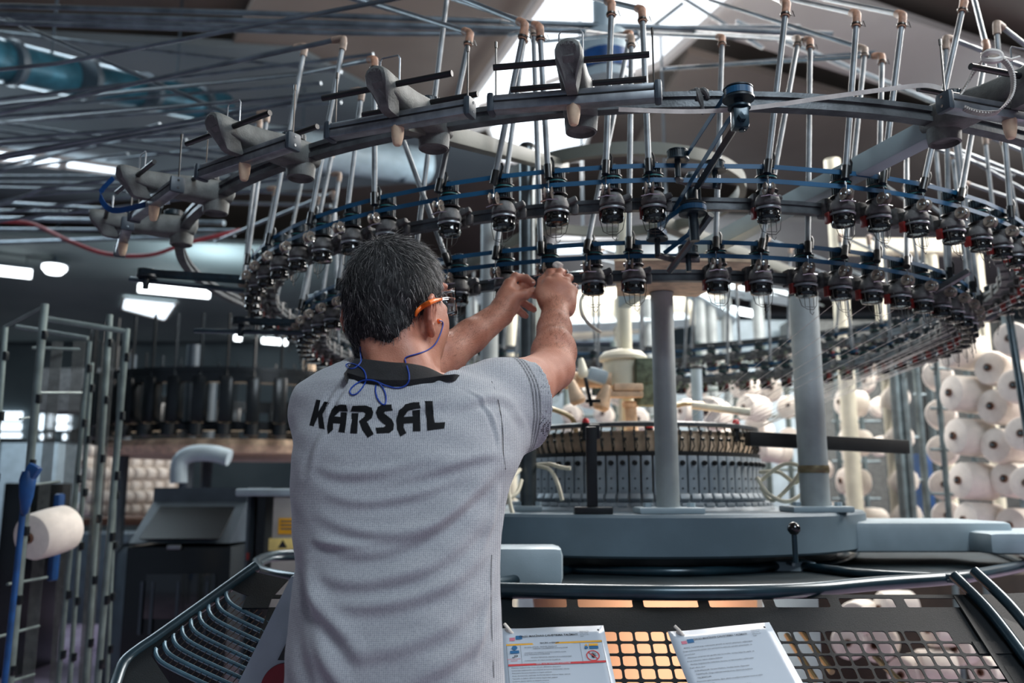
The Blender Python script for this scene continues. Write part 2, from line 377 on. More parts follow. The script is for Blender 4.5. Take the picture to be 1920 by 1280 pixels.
# needle cylinder : skirt, cam boxes, dial rim
CX = .055
RC = .405
b = MB(); b.lathe([(0, PL_T), (RC+.055, PL_T), (RC+.050, PL_T+.012), (RC+.02, PL_T+.03), (RC+.005, PL_T+.05), (RC+.005, PL_T+.06), (0, PL_T+.06)], (CX, 0, 0), n=96); mpart(b, 'cylinder_skirt', M['cambox'])
b = MB(); b.lathe([(RC-.03, PL_T+.04), (RC-.012, PL_T+.05), (RC-.012, PL_T+.235), (RC-.02, PL_T+.25), (0, PL_T+.25)], (CX, 0, 0), n=96); mpart(b, 'needle_cylinder', M['beige'])
b = MB(); b.lathe([(RC-.02, PL_T+.262), (RC+.012, PL_T+.262), (RC+.012, PL_T+.274), (RC-.01, PL_T+.28), (RC-.02, PL_T+.262)], (CX, 0, 0), n=96); mpart(b, 'yarn_guide_ring', M['rail'])
b = MB(); b.lathe([(RC-.016, PL_T+.172), (RC+.014, PL_T+.172), (RC+.014, PL_T+.184), (RC-.012, PL_T+.186)], (CX, 0, 0), n=96); mpart(b, 'cam_ring', M['rail_dark'])
NCAM = 72
box = None
M['carrier'] = mat('dark_steel_carrier', '#5a5a56', .22, .85, .5, 90)
for i in range(NCAM):
    th = 2*PI*i/NCAM
    if box is None:
        b = MB()
        # tall narrow cam box, splayed foot, round knob, two screws
        b.box((0, -RC-.002, PL_T+.108), (.031, .03, .125), bev=.003)
        b.box((0, -RC-.020, PL_T+.038), (.030, .036, .018), Matrix.Rotation(-.5, 3, 'X'), bev=.002)
        b.box((0, -RC-.035, PL_T+.017), (.030, .03, .012), Matrix.Rotation(-.2, 3, 'X'), bev=.002)
        box = b.build('cam_box', M['cambox'], mach); box.location = (CX, 0, 0)
        k_ = MB(); k_.lathe([(0, .012), (.006, .011), (.0085, .006), (.0085, 0), (.006, -.003), (0, -.003)], (0, -RC-.020, PL_T+.148), Matrix.Rotation(PI/2, 3, 'X'), n=12)
        kn = k_.build('clamp_knob', M['black'], box)
        for zs in (.10, .07):
            k_ = MB(); k_.lathe([(0, .003), (.003, .002), (.003, 0)], (0, -RC-.0185, PL_T+zs), Matrix.Rotation(PI/2, 3, 'X'), n=8); k_.build('screw', M['black'], box)
        y_ = MB()   # yarn carrier above: post, finger, ceramic eye
        y_.tube([(0, -RC+.004, PL_T+.262), (0, -RC-.006, PL_T+.235), (.001, -RC-.002, PL_T+.205), (.002, -RC+.006, PL_T+.185)], .0028, 7)
        y_.box((0, -RC-.006, PL_T+.243), (.008, .012, .016), bev=.002)
        y_.lathe([(.0, .006), (.006, .004), (.006, -.004), (0, -.006)], (.006, -RC-.010, PL_T+.222), n=10)
        y_.tube([(.004, -RC-.01, PL_T+.225), (.010, -RC-.012, PL_T+.20), (.004, -RC-.002, PL_T+.182)], .002, 6)
        yc = y_.build('yarn_carrier', M['carrier'], box)
        box.rotation_euler = (0, 0, th)
    else:
        c = copy_tree(box, mach); c.rotation_euler = (0, 0, th); c.location = (CX, 0, 0)
# posts standing on the plate
def post(base, r, ztop, m, flange=.06, fh=.018, lean=0, name='post', dark=None):
    bx, by = base
    b = MB(); b.tube([(bx-MX, by-MY, PL_T), (bx-MX+lean, by-MY, ztop)], r, 28); o = mpart(b, name, m)
    f = MB(); f.box((bx-MX, by-MY, PL_T+fh/2), (flange*2.1, flange*1.7, fh), bev=.006)
    for sx in (-1, 1):
        f.lathe([(.0, fh+.012), (.012, fh+.012), (.012, fh), (0, fh)], (bx-MX+sx*flange*.72, by-MY-flange*.2, PL_T), n=6)
    f.build('post_foot', M['greyblue'], o)
    c = MB(); c.lathe([(r+.002, 0), (r+.002, .010), (r-.004, .016), (0, .016)], (bx-MX+lean, by-MY, ztop-.002), n=24); c.build('post_cap', M['rail_dark'], o)
    return o
pA = at(1258, 962, 2.40); post((pA.x, 2.44), .0325, 1.905, M['post'], .085, lean=.0)
pB = at(1535, 948, 2.58); post((pB.x-.002, 2.60), .043, 1.93, M['post'], .085)
post((pB.x+.055, 2.72), .024, 1.93, M['post_dark'], .03)
post((at(991, 965, 2.62).x, 2.66), .0255, 2.44, M['post_dark'], .04)
post((at(1170, 900, 3.55).x+.02, 3.6), .03, 2.40, M['cream'], .05)
post((at(1309, 800, 3.72).x, 3.72), .024, 1.86, M['greyblue'], .05)
post((at(917, 700, 3.45).x, 3.45), .036, 2.44, M['post'], .05)
# rusty ring on the right post
b = MB(); b.lathe([(.0445, 0), (.046, .004), (.046, .014), (.0445, .022)], (pB.x-.002-MX, 2.60-MY, PL_T+.115), n=24); mpart(b, 'post_collar', M['brass'])
# black T bracket at the plate's front edge
q = at(1112, 962, 2.38)
b = MB(); b.box((q.x-MX, q.y-MY, PL_T+.010), (.105, .05, .02), bev=.004); b.box((q.x-MX-.002, q.y-MY, PL_T+.12), (.030, .018, .235), bev=.004)
b.box((q.x-MX+.008, q.y-MY+.03, PL_T+.225), (.03, .05, .04), bev=.004); mpart(b, 'black_bracket', M['black'])
# crown frame: hub ring, spider arms, carrying collars
b = MB(); b.lathe([(.445, 2.41), (.47, 2.41), (.47, 2.452), (.445, 2.452), (.445, 2.41)], n=80); mpart(b, 'crown_ring', M['beam'])
def bar(p, q_, w, h, name, m, bev=.004):
    p, q_ = Vector(p)-L0, Vector(q_)-L0; d = (q_-p); Ln = d.length; d.normalize()
    x = d; y = V(0, 0, 1).cross(x).normalized(); z = x.cross(y)
    b = MB(); b.box((p+q_)/2, (Ln, w, h), basis(x, y, z), bev=bev); return mpart(b, name, m)
bar(at(750, 228, 1.57), (.18, 2.80, 2.43), .035, .04, 'spider_arm', M['beam'])
bar(at(1760, 238, 1.66), at(1285, 486, 2.45), .042, .045, 'spider_arm', M['beam_pale'])
bar(at(1285, 486, 2.45), (.40, 3.0, 2.0), .042, .045, 'spider_arm', M['beam_pale'])
bar((MX+.2, 3.4, 2.43), (1.55, 4.2, 2.35), .05, .05, 'spider_arm', M['beam'])
bar((MX-.2, 3.4, 2.43), (-.65, 4.1, 2.2), .05, .05, 'spider_arm', M['beam'])
for th in (-75, -40, -8, 12, 40, 72, 110, 150, 190, 230, 260):
    a = math.radians(th)
    p0, p1 = P(a, R_LO-.005, Z_LO-.022), P(a, R_UP-.01, Z_LO+.045)
    if abs(th) > 20: bar(p0, p1, .02, .016, 'rail_bracket', M['rail'])
# underside carrier plate seen above the front post
b = MB(); b.lathe([(.50, 1.905), (1.05, 1.905), (1.05, 1.917), (.50, 1.917), (.50, 1.905)], n=40, a0=math.radians(-84), a1=math.radians(-108)) if False else b
b.lathe([(.62, 1.905), (1.02, 1.905), (1.02, 1.92), (.62, 1.92), (.62, 1.905)], n=24, a0=math.radians(-90-8), a1=math.radians(-90+14)); mpart(b, 'carrier_plate', M['beige'])
# ---- central column above the cylinder
b = MB(); b.tube([(.02, .0, PL_T+.25), (.02, 0, 2.42)], .022, 16); mpart(b, 'centre_column', M['cream'])
b = MB(); b.lathe([(0, 1.700), (.075, 1.700), (.072, 1.79), (.085, 1.795), (.087, 1.806), (.07, 1.825), (.03, 1.835), (0, 1.835)], (0.0, -.05, 0), n=36); mpart(b, 'grease_drum', M['cream'])
b = MB(); b.box((.075, -.12, 1.745), (.085, .08, .09), bev=.006); b.box((.065, -.12, 1.665), (.07, .07, .08), bev=.006); mpart(b, 'motor_box', M['green_dust'])
b = MB(); b.tube([(.018, -.13, PL_T+.26), (.012, -.13, 1.63)], .020, 14); b.lathe([(.026, 0), (.03, .012), (.026, .02)], (.012, -.13, 1.62), n=16); mpart(b, 'gear_post', M['beige'])
b = MB(); b.tube([(-.22, -.1, 1.722), (-.05, -.12, 1.715)], .028, 10); b.box((-.02, -.16, 1.66), (.14, .05, .02), bev=.004); b.box((.0, -.15, 1.685), (.1, .08, .025), bev=.006); mpart(b, 'gear_bracket', M['beige'])
b = MB(); b.tube([(.10, -.13, 1.70), (.145, -.16, 1.688)], .012, 10); mpart(b, 'nozzle', M['cream'])
b = MB(); b.tube([(.20, -.25, 1.615), (.38, -.30, 1.588)], .0125, 10); mpart(b, 'nozzle', M['cream'])
for sx, pts in ((0, [(-.20, -.2, 1.40), (-.185, -.2, 1.55), (-.24, -.2, 1.60), (-.36, -.2, 1.62), (-.42, -.2, 1.58)]), (1, [(.115, -.2, 1.52), (.13, -.2, 1.60), (.18, -.2, 1.625), (.26, -.15, 1.63)])):
    b = MB(); b.tube(catmull(pts, 6), .0085, 8); mpart(b, 'brass_hand_rail', M['brass'])
for (px, py, w) in ((1098, 796, 0), (1218, 806, 1), (1380, 798, 2)):
    q = at(px, py, 2.75 if w != 2 else 2.82); b = MB()
    b.lathe([(0, -.05), (.012, -.05), (.012, .006), (.010, .006)], q-L0, n=14); sb = mpart(b, 'switch_body', M['black'])
    c = MB(); c.lathe([(.011, .004), (.012, .012), (.008, .02), (0, .022)], q-L0, n=14); c.build('switch_cap', M['redcap'], sb)
# conical beige bobbin holders and dark brackets left of the drum
for (px, py, Y, rx, l, mm) in ((1078, 735, 2.9, .028, .085, 'beige'), (1132, 745, 2.92, .030, .09, 'beige'), (1092, 690, 2.95, .020, .07, 'cream'), (1062, 712, 2.98, .022, .06, 'beige')):
    c = at(px, py, Y)-L0; b = MB(); b.lathe([(0, -l/2), (rx*.7, -l/2), (rx, -l*.36), (rx*.92, -l*.2), (rx*.55, l*.35), (rx*.4, l/2), (0, l/2)], c, Matrix.Rotation((px-1105)*.012, 3, 'Y'), n=22); mpart(b, 'bobbin_holder', M[mm])
b = MB(); b.box(at(1103, 735, 2.86)-L0, (.012, .02, .10), Matrix.Rotation(-.2, 3, 'Y'), bev=.003); b.box(at(1112, 752, 2.86)-L0, (.05, .02, .012), bev=.003); mpart(b, 'holder_bracket', M['cab_dark'])
b = MB(); b.box(at(1120, 705, 2.96)-L0, (.07, .05, .05), Matrix.Rotation(.3, 3, 'Y'), bev=.012); mpart(b, 'gear_housing', M['greyblue'])
# black arm to the right of the cylinder
bar(at(1402, 822, 2.7), at(1700, 838, 2.9), .03, .045, 'side_arm', M['rail_dark'])
# ---- guards: cast covers, tray, tube frames
def cast_cover(x0, x1, y0, y1, Yf, depth, name='cast_cover'):
    A, B_ = at(x0, y1, Yf), at(x1, y0, Yf)
    b = MB(); b.box(((A.x+B_.x)/2-MX, Yf+depth/2-MY, (A.z+B_.z)/2), (B_.x-A.x, depth, B_.z-A.z), bev=.02); return mpart(b, name, M['greyblue'])
cast_cover(880, 1056, 1026, 1100, 2.12, .14)
cast_cover(1590, 1900, 978, 1036, 2.62, .35)
cast_cover(1860, 2080, 998, 1040, 2.5, .3)
ZT = 1.12
def tz(pts, z=ZT): return [atz(x, y, z)-L0 for x, y in pts]
b = MB()
front = tz([(560, 1100), (750, 1103), (935, 1106), (1100, 1109), (1250, 1111), (1400, 1110), (1520, 1105), (1640, 1094), (1790, 1083), (1850, 1074), (1920, 1060), (2010, 1036)])
back = tz([(560, 1030), (750, 1034), (935, 1052), (1075, 1055), (1250, 1058), (1400, 1056), (1500, 1050), (1560, 1040), (1612, 1030), (1760, 1026), (1850, 1028), (2010, 1030)])
n = len(front)
b.add([p+V(0, 0, -.006) for p in front]+[p+V(0, 0, -.006) for p in back]+[p+V(0, 0, -.016) for p in front]+[p+V(0, 0, -.016) for p in back],
      [(i, i+1, n+i+1, n+i) for i in range(n-1)]+[(2*n+i, 3*n+i, 3*n+i+1, 2*n+i+1) for i in range(n-1)]+[(i, 2*n+i, 2*n+i+1, i+1) for i in range(n-1)], 0, False)
mpart(b, 'guard_tray', M['tray'])
def gt(pts, r=.011, name='guard_tube', sm=6, z=ZT, closed=False):
    b = MB(); b.tube(catmull(tz(pts, z), sm, closed), r, 12, closed=closed); return mpart(b, name, M['guard_tube'])
gt([(700, 1100), (935, 1106), (1100, 1109), (1250, 1111), (1400, 1110), (1520, 1105), (1640, 1094), (1790, 1083), (1850, 1074), (1920, 1060), (2010, 1036)], .0165, z=ZT+.004)
gt([(780, 1120), (937, 1092), (1040, 1072), (1070, 1067), (1100, 1068), (1270, 1072), (1400, 1067), (1450, 1062), (1496, 1056)], .0125, z=ZT+.006)
gt([(1496, 1060), (1540, 1066), (1640, 1077), (1760, 1083), (1790, 1085)], .0125, z=ZT+.006)
gt([(1440, 1062), (1520, 1060), (1570, 1054), (1600, 1042), (1608, 1028)], .009)
gt([(1612, 1026), (1700, 1027), (1830, 1025), (1870, 1034), (1930, 1056), (2000, 1080)], .0135, z=ZT+.006)
gt([(480, 1052), (500, 1042), (540, 1036), (620, 1033), (760, 1034)], .012)
gt([(480, 1052), (488, 1066), (520, 1076), (580, 1084), (700, 1094)], .012)
gt([(486, 1058), (510, 1048), (560, 1045), (640, 1044)], .009)
# locking lever with ball knob
q = at(1492, 1055, 2.10); b = MB(); b.tube([q-L0, q-L0+V(0, 0, .068)], .0065, 10); lv = mpart(b, 'locking_lever', M['guard_tube'])
c = MB(); c.lathe([(.0, .016), (.009, .013), (.0155, .003), (.0155, -.004), (.009, -.013), (0, -.016)], q-L0+V(0, 0, .08), n=20); c.build('ball_knob', M['gloss'], lv)
b = MB(); b.tube(tz([(1400, 1046), (1440, 1048), (1488, 1058)], 1.135), .005, 8); b.tube(tz([(1130, 1050), (1250, 1050)], 1.14), .006, 8); mpart(b, 'lever_rod', M['alu'])
# ---- sloped front guard with slots and square perforations
PT = V(0, 1.925, 1.108); AL = math.radians(37); PD = V(0, -math.cos(AL), -math.sin(AL)); PNn = V(0, -math.sin(AL), math.cos(AL))
def pan(s, t, h=0.0): return PT+V(s, 0, 0)+PD*t+PNn*h
def on_panel(px, py, h=0.0):
    r = ray(px, py); o = V(0, 0, CZ); q0 = PT+PNn*h; k = (q0-o).dot(PNn)/r.dot(PNn); p = o+r*k; w = p-q0
    return w.x, w.dot(PD)
b = MB()
def hrect(s0, s1, t0, t1, m_, rr):
    out = [(s0, t0), (s1, t0), (s1, t1), (s0, t1)]; hs0, hs1, ht0, ht1 = s0+m_, s1-m_, t0+m_, t1-m_
    cs = [(hs0+rr, ht0+rr, PI), (hs1-rr, ht0+rr, 1.5*PI), (hs1-rr, ht1-rr, 0), (hs0+rr, ht1-rr, .5*PI)]
    pts = []
    for cx_, cy_, a in cs:
        for j in range(3): pts.append((cx_+rr*math.cos(a+j*PI/4), cy_+rr*math.sin(a+j*PI/4)))
    vs = [pan(*p)-L0 for p in out]+[pan(*p)-L0 for p in pts]; F = []
    for c_ in range(4):
        a = 4+c_*3; F += [(c_, a, a+1), (c_, a+1, a+2)]
        d = (c_+1) % 4; F.append((c_, a+2, 4+d*3, d))
    b.add(vs, F, 0, False)
def rect(s0, s1, t0, t1): b.add([pan(*p)-L0 for p in ((s0, t0), (s1, t0), (s1, t1), (s0, t1))], [(0, 1, 2, 3)], 0, False)
SL, SR, TB = -.52, 1.02, .36
t_s0 = on_panel(1130, 1121)[1]; t_s1 = on_panel(1130, 1138)[1]; t_g = on_panel(1150, 1181)[1]
rect(SL, SR, -.01, t_s0-.004)
pit = on_panel(1206, 1130)[0]-on_panel(1083, 1130)[0]; s = on_panel(1073, 1130)[0]-pit*5
rect(SL, s, t_s0-.004, t_s1+.004)
while s+pit < SR:
    hrect_m = .010; out = (s, s+pit, t_s0-.004, t_s1+.004)
    s0, s1, t0, t1 = out; rr = .004
    pts = []
    for cx_, cy_, a in ((s0+.012+rr, t0+.004+rr, PI), (s1-.012-rr, t0+.004+rr, 1.5*PI), (s1-.012-rr, t1-.004-rr, 0), (s0+.012+rr, t1-.004-rr, .5*PI)):
        for j in range(3): pts.append((cx_+rr*math.cos(a+j*PI/4), cy_+rr*math.sin(a+j*PI/4)))
    vs = [pan(*p)-L0 for p in ((s0, t0), (s1, t0), (s1, t1), (s0, t1))]+[pan(*p)-L0 for p in pts]; F = []
    for c_ in range(4):
        a = 4+c_*3; d = (c_+1) % 4; F += [(c_, a, a+1), (c_, a+1, a+2), (c_, a+2, 4+d*3, d)]
    b.add(vs, F, 0, False); s += pit
rect(s, SR, t_s0-.004, t_s1+.004)
rect(SL, SR, t_s1+.004, t_g)
cw = (on_panel(1270, 1200)[0]-on_panel(1150, 1200)[0])/4; g0 = on_panel(1130, 1200)[0]-cw*6; g1 = g0
rows = int((TB-t_g)/(cw*.98)); cols = int((on_panel(1800, 1180)[0]-g0)/cw)
for j in range(rows):
    cut = max(0, 0) if j > 0 else 1
    for i in range(cols+min(j, 2)):
        hrect(g0+i*cw, g0+(i+1)*cw, t_g+j*cw*.98, t_g+(j+1)*cw*.98, .0026, .005)
    rect(g0+(cols+min(j, 2))*cw, SR, t_g+j*cw*.98, t_g+(j+1)*cw*.98)
rect(SL, g0, t_g, t_g+rows*cw*.98); rect(SL, SR, t_g+rows*cw*.98, TB+.02)
gp = mpart(b, 'perforated_guard', M['guard_panel']); md = gp.modifiers.new('thick', 'SOLIDIFY'); md.thickness = .0022; md.offset = -1
# right edge frame of the guard
rp = [on_panel(1786, 1086), on_panel(1850, 1150), on_panel(1915, 1235), on_panel(1960, 1300)]
for off in (0, .042):
    b = MB(); b.tube(catmull([pan(s_+off, t_, .012+off*.3)-L0 for s_, t_ in rp], 5), .0115, 12); mpart(b, 'guard_tube', M['guard_tube'])
# adjoining guard panel at the far right
b = MB(); b.add([p-L0 for p in (pan(.955, .0, .004), pan(.955, .36, .004), V(1.55, 1.95, .85), V(1.62, 2.2, 1.10))], [(0, 1, 2, 3)], 0, False); gg = mpart(b, 'side_guard', M['guard_panel']); md = gg.modifiers.new('thick', 'SOLIDIFY'); md.thickness = .003
M['bar'] = mat('blue_grey_bar', '#4d6f80', .35, .3, .25, 12)
# ---- left guard: curved bars and fine wires on a sloped leaf
def lg(px, py):
    k = (py-1060)/220.0; return at(px, py, 2.02-.30*k)-L0
b = MB(); b.tube(catmull([lg(480, 1062), lg(400, 1120), lg(300, 1192), lg(262, 1218), lg(232, 1244), lg(216, 1285), lg(200, 1340)], 6), .013, 12); mpart(b, 'guard_tube', M['guard_tube'])
b = MB()
b.add([lg(480, 1072), lg(540, 1086), lg(500, 1130), lg(425, 1100)], [(0, 1, 2, 3)], 0, False)
b.add([lg(290, 1205), lg(283, 1230), lg(330, 1300), lg(225, 1300), lg(236, 1248)], [(0, 1, 2, 3, 4)], 0, False)
b.add([lg(425, 1100), lg(418, 1106), lg(286, 1224), lg(290, 1205)], [(0, 1, 2, 3)], 0, False)
lgp = mpart(b, 'side_guard', M['guard_panel']); md = lgp.modifiers.new('thick', 'SOLIDIFY'); md.thickness = .003
for k in range(9):
    x0, y0 = 424-k*16.5, 1108+k*13.5
    b = MB(); b.tube(catmull([lg(x0, y0), lg(x0+1, y0+12), lg(x0+12, y0+26), lg(x0+45, y0+44), lg(x0+105, y0+72), lg(x0+150, y0+92)], 5), .0046, 8)
    mpart(b, 'guard_bar', M['bar'])
b = MB()
for k in range(14):
    f_ = k/13; b.tube([lg(424+f_*110, 1104+f_*70), lg(286+f_*125, 1228+f_*78)], .0009, 5)
mpart(b, 'guard_mesh_wires', M['wire'])
# ---- inside the guards: taken-down fabric tube, rods
b = MB()
prof = [(.37+.006*math.sin(i*1.3), .25+i*.05) for i in range(17)]
b.lathe(prof, (0, 0, 0), n=72); fb = b.build('knitted_fabric_tube', M['glow_cloth']); fb.location = (MX+.04, MY-.30, 0)
tag(fb, 'peach coloured tube of knitted fabric hanging inside the machine, seen through the guard slots', 'fabric')
for (a, c_) in (((1475, 1190), (1530, 1275)), ((1500, 1180), (1560, 1260)), ((1640, 1230), (1700, 1290))):
    b = MB(); b.tube([at(*a, 2.35)-L0, at(*c_, 2.2)-L0], .008, 8); mpart(b, 'spreader_rod', M['brass'])
d = bpy.data.lights.new('fabric_fill_light', 'AREA'); d.size = .35; d.energy = 4.0; d.color = (1, .93, .86)  # unseen light added inside the guard to brighten the fabric
o = bpy.data.objects.new('fabric_fill_light', d); COL.objects.link(o); o.location = (.42, 1.98, .93); o.rotation_euler = (Vector((.42, 2.6, .82))-o.location).to_track_quat('-Z', 'Y').to_euler()
# legs to the floor
for th in (35, 155, 275):
    a = math.radians(th); p = P(a, .66, 0)-L0
    b = MB(); b.box((p.x, p.y, .57), (.16, .16, 1.14), bev=.01); mpart(b, 'leg', M['greyblue'])
# grey control housing standing at the left of the man
b = MB(); YB = 1.66
outl = [(546, 1080), (600, 1076), (680, 1078), (700, 1120), (700, 1500), (350, 1500), (372, 1430)]
pp_ = [at(x, y, YB) for x, y in outl]
b.prism([(p.x, p.z) for p in pp_], 0, .09, lambda u, v, h: V(u, YB+h, v)-V(pp_[4].x, YB, 0)); hb = b.build('control_housing', M['greyblue']); hb.location = (pp_[4].x, YB, 0)
H0 = V(pp_[4].x, YB, 0)
b = MB(); A = at(540, 1225, YB)
b.prism([((at(x, y, YB)).x, (at(x, y, YB)).z) for x, y in ((556, 1168), (660, 1168), (660, 1240), (522, 1236))], -.006, .001, lambda u, v, h: V(u, YB+h, v)-H0); b.build('switch_panel', M['black'], hb)
c0 = at(536, 1292, YB)-H0; b = MB(); b.lathe([(0, .004), (.046, .004), (.047, 0)], c0, Matrix.Rotation(PI/2, 3, 'X'), n=48); rd = b.build('warning_disc', mat('dark_red_disc', '#7c1420', .5, 0, .1, 10), hb); tag(rd, 'dark red warning disc')
b = MB(); b.box(V(at(560, 1300, YB).x, YB+.04, .42)-H0, (.14, .08, .84)); b.build('pedestal', M['cab_edge'], hb)
tag(hb, 'slanted pale grey control housing with a dark red disc, left of the man', 'control box')
# ---- blue belts over the feeders
def belt_ring(name, R, z, thetas, label, h=.0105, th=.0016):
    pts = [P(a, R, z) for a in thetas]; n = len(pts); b = MB(); Vs, F = [], []
    for i, p in enumerate(pts):
        a = thetas[i]; rr = V(math.sin(a), -math.cos(a), 0)
        for dr, dz in ((0, -h/2), (th, -h/2), (th, h/2), (0, h/2)): Vs.append(p+rr*dr+V(0, 0, dz))
    for i in range(n):
        j = (i+1) % n
        for k in range(4):
            k2 = (k+1) % 4; F.append((i*4+k, i*4+k2, j*4+k2, j*4+k))
    b.add(Vs, F, 0, False); o = b.build(name, M['belt']); return tag(o, label, 'belt')
UPX = [725, 845, 945, 1045, 1147, 1228, 1440, 1583, 1648, 1722, 1790]
LOX = [860, 948, 1031, 1113, 1187, 1342, 1425, 1505, 1572, 1630, 1682]
OFF = .062
def full_thetas(pxs, R, step, ngap):
    base = [theta_px(x, R) for x in pxs]
    L, Rr = base[0], base[-1]; out = list(base); a = Rr+step
    lim = L+2*PI-step*.6
    cnt = int(round((lim-Rr)/step)); st = (L+2*PI-Rr)/(cnt+0)
    for i in range(1, cnt): out.append(Rr+st*i)
    return out
TH_U = full_thetas(UPX, R_UP+OFF, math.radians(5.2), 0)
TH_L = full_thetas(LOX, R_LO+OFF, math.radians(5.2), 0)
RB = OFF+.0215
belt_ring('feeder_belt', R_UP+RB, Z_UP+.061, TH_U, 'topmost blue toothed belt running right round the upper feeder ring')
belt_ring('feeder_belt', R_UP+RB, Z_UP+.028, TH_U, 'second blue belt from the top, under the topmost one on the upper feeder ring')
belt_ring('feeder_belt', R_LO+RB, Z_LO+.061, TH_L, 'third blue belt from the top, the upper one on the lower feeder ring')
belt_ring('feeder_belt', R_LO+RB, Z_LO+.028, TH_L, 'lowest blue belt, the under one on the lower feeder ring')
# ================================================================ YARN FEEDERS
def make_feeder():
    r = empty('yarn_feeder')
    o = -OFF
    b = MB()   # housing with clamp jaws around the rail, arm to the wheel axis
    b.box((0, -.004, .002), (.030, .034, .044), bev=.006)
    b.box((.004, -.026, .0), (.026, .05, .020), Matrix.Rotation(.1, 3, 'X'), bev=.006)
    b.lathe([(0, .006), (.018, .006), (.024, -.002), (.0275, -.012), (.0275, -.020), (.021, -.026), (0, -.026)], (0, o, 0), n=24)
    b.box((.026, -.040, .002), (.036, .016, .014), Matrix.Rotation(-.35, 3, 'Y'), bev=.005)
    b.box((.036, -.030, -.014), (.016, .014, .026), bev=.005)
    b.box((-.012, -.074, .004), (.016, .018, .022), bev=.004)
    b.build('housing', M['cast_dark'], r)
    b = MB()
    for z0 in (.049, .016):
        for k in range(0, 20):
            a = 2*PI*k/20; b.box((.0185*math.cos(a), o+.0185*math.sin(a), z0+.010), (.0028, .0022, .022), Matrix.Rotation(a, 3, 'Z'))
        b.lathe([(0, z0), (.0178, z0), (.0178, z0+.021), (0, z0+.021)], (0, o, 0), n=20)
    b.lathe([(0, .074), (.012, .074), (.015, .071), (.016, .068)], (0, o, 0), n=18)
    b.build('toothed_pulley', M['rib'], r)
    b = MB()
    for z0, rr in ((.0445, .0235), (.0385, .0215), (.0115, .0235)):
        b.lathe([(0, z0-.0015), (rr, z0-.0015), (rr+.001, z0), (rr, z0+.0015), (0, z0+.0015)], (0, o, 0), n=24)
    b.build('flange', M['black'], r)
    b = MB(); b.lathe([(.018, .0395), (.0222, .0395), (.0222, .0432), (.018, .0432)], (0, o, 0), n=24); b.build('friction_ring', M['teal'], r)
    b = MB(); b.lathe([(0, -.026), (.0235, -.026), (.0245, -.030), (.0235, -.034), (.0245, -.044), (.0262, -.049), (.024, -.056), (.012, -.059), (0, -.059)], (0, o, 0), n=28); b.build('feed_wheel', M['gloss'], r)
    b = MB(); b.lathe([(.0255, -.0265), (.0282, -.0272), (.0285, -.031), (.0262, -.0325)], (0, o, 0), n=28); b.build('wheel_rim', M['alu'], r)
    b = MB()   # paired tension discs with centre pin, in front of the pulleys
    Rx = Matrix.Rotation(PI/2, 3, 'Y'); yy = o-.034
    for sx in (-1, 1):
        b.lathe([(0, sx*.0005), (.006, sx*.001), (.0135, sx*.005), (.0142, sx*.0062), (.0125, sx*.0066), (.006, sx*.003), (0, sx*.0028)], (-.012+sx*.0025, yy, .006), Rx, n=18)
    b.build('tension_disc', M['ceramic'], r)
    b = MB(); b.tube([(-.026, yy, .006), (.002, yy, .006)], .0022, 8); b.lathe([(0, .007), (.005, .006), (.0062, .001), (.006, -.004), (0, -.006)], (-.012, yy-.006, .007), n=12)
    b.tube([(-.03, yy, -.012), (-.012, yy-.004, -.009), (.010, yy, -.009)], .0016, 6)
    b.tube([(-.012, yy, .012), (-.012, yy, .036)], .0014, 6); b.build('chrome_pin', M['chrome'], r)
    b = MB()   # stop motion wires
    L_ = [(-.026, o, -.014), (-.028, o-.006, -.05), (-.020, o-.010, -.082), (-.006, o-.012, -.090), (.010, o-.012, -.090), (.022, o-.008, -.078), (.028, o-.004, -.05), (.028, o, -.016)]
    b.tube(L_, .00085, 5)
    b.tube([(-.012, o-.01, -.06), (-.012, o-.012, -.084), (.012, o-.012, -.084), (.013, o-.01, -.06)], .0009, 5)
    b.tube([(.0, o-.012, -.06), (.0, o-.013, -.098), (.006, o-.013, -.103), (.010, o-.013, -.096)], .0008, 5)
    b.build('stop_wire', M['wire'], r)
    b = MB(); b.box((-.025, -.044, -.034), (.010, .016, .026), bev=.003); b.build('stop_lamp', M['red'], r)
    return r
feeder0 = make_feeder(); used0 = [False]
def place_feeder(R, z, th, label, group=None):
    if not used0[0]: f = feeder0; used0[0] = True
    else: f = copy_tree(feeder0)
    f.location = P(th, R, z); f.rotation_euler = (0, 0, th)
    tag(f, label, 'yarn feeder', group); return f
feeders = []; far_n = {'upper': 0, 'lower': 0}; tub_n = {'upper': 0, 'lower': 0}
for ring, R, z, ths, nl in (('upper', R_UP, Z_UP, TH_U, 6), ('lower', R_LO, Z_LO, TH_L, 5)):
    for i, th in enumerate(ths):
        a = math.degrees(th) % 360; a = a-360 if a > 180 else a
        grp = None
        if i < nl:
            k = nl-i; lab = 'dark yarn feeder on the %s feeder ring, %s to the left of the belt tensioner' % (ring, ORD[k-1])
        elif i < len(LOX):
            k = i-nl+1; lab = 'dark yarn feeder on the %s feeder ring, %s to the right of the belt tensioner' % (ring, ORD[k-1])
        elif 0 < a <= 95: lab = 'dark yarn feeder in the crowded right end of the %s ring, %s from the tensioner' % (ring, ORD[i-nl]); grp = 'feeders crowded at the right end of the %s ring' % ring
        elif -95 <= a < 0: lab = 'dark yarn feeder in the crowded left end of the %s ring, %s from the tensioner' % (ring, ORD[nl+len(ths)-i-1]); grp = 'feeders crowded at the left end of the %s ring' % ring
        else: far_n[ring] += 1; lab = 'blurred yarn feeder on the far side of the %s ring, %s from its right end' % (ring, ORD[far_n[ring]-1]); grp = 'feeders on the far side of the %s ring' % ring
        place_feeder(R, z, th, lab, grp); feeders.append((ring, R, z, th, i, a))
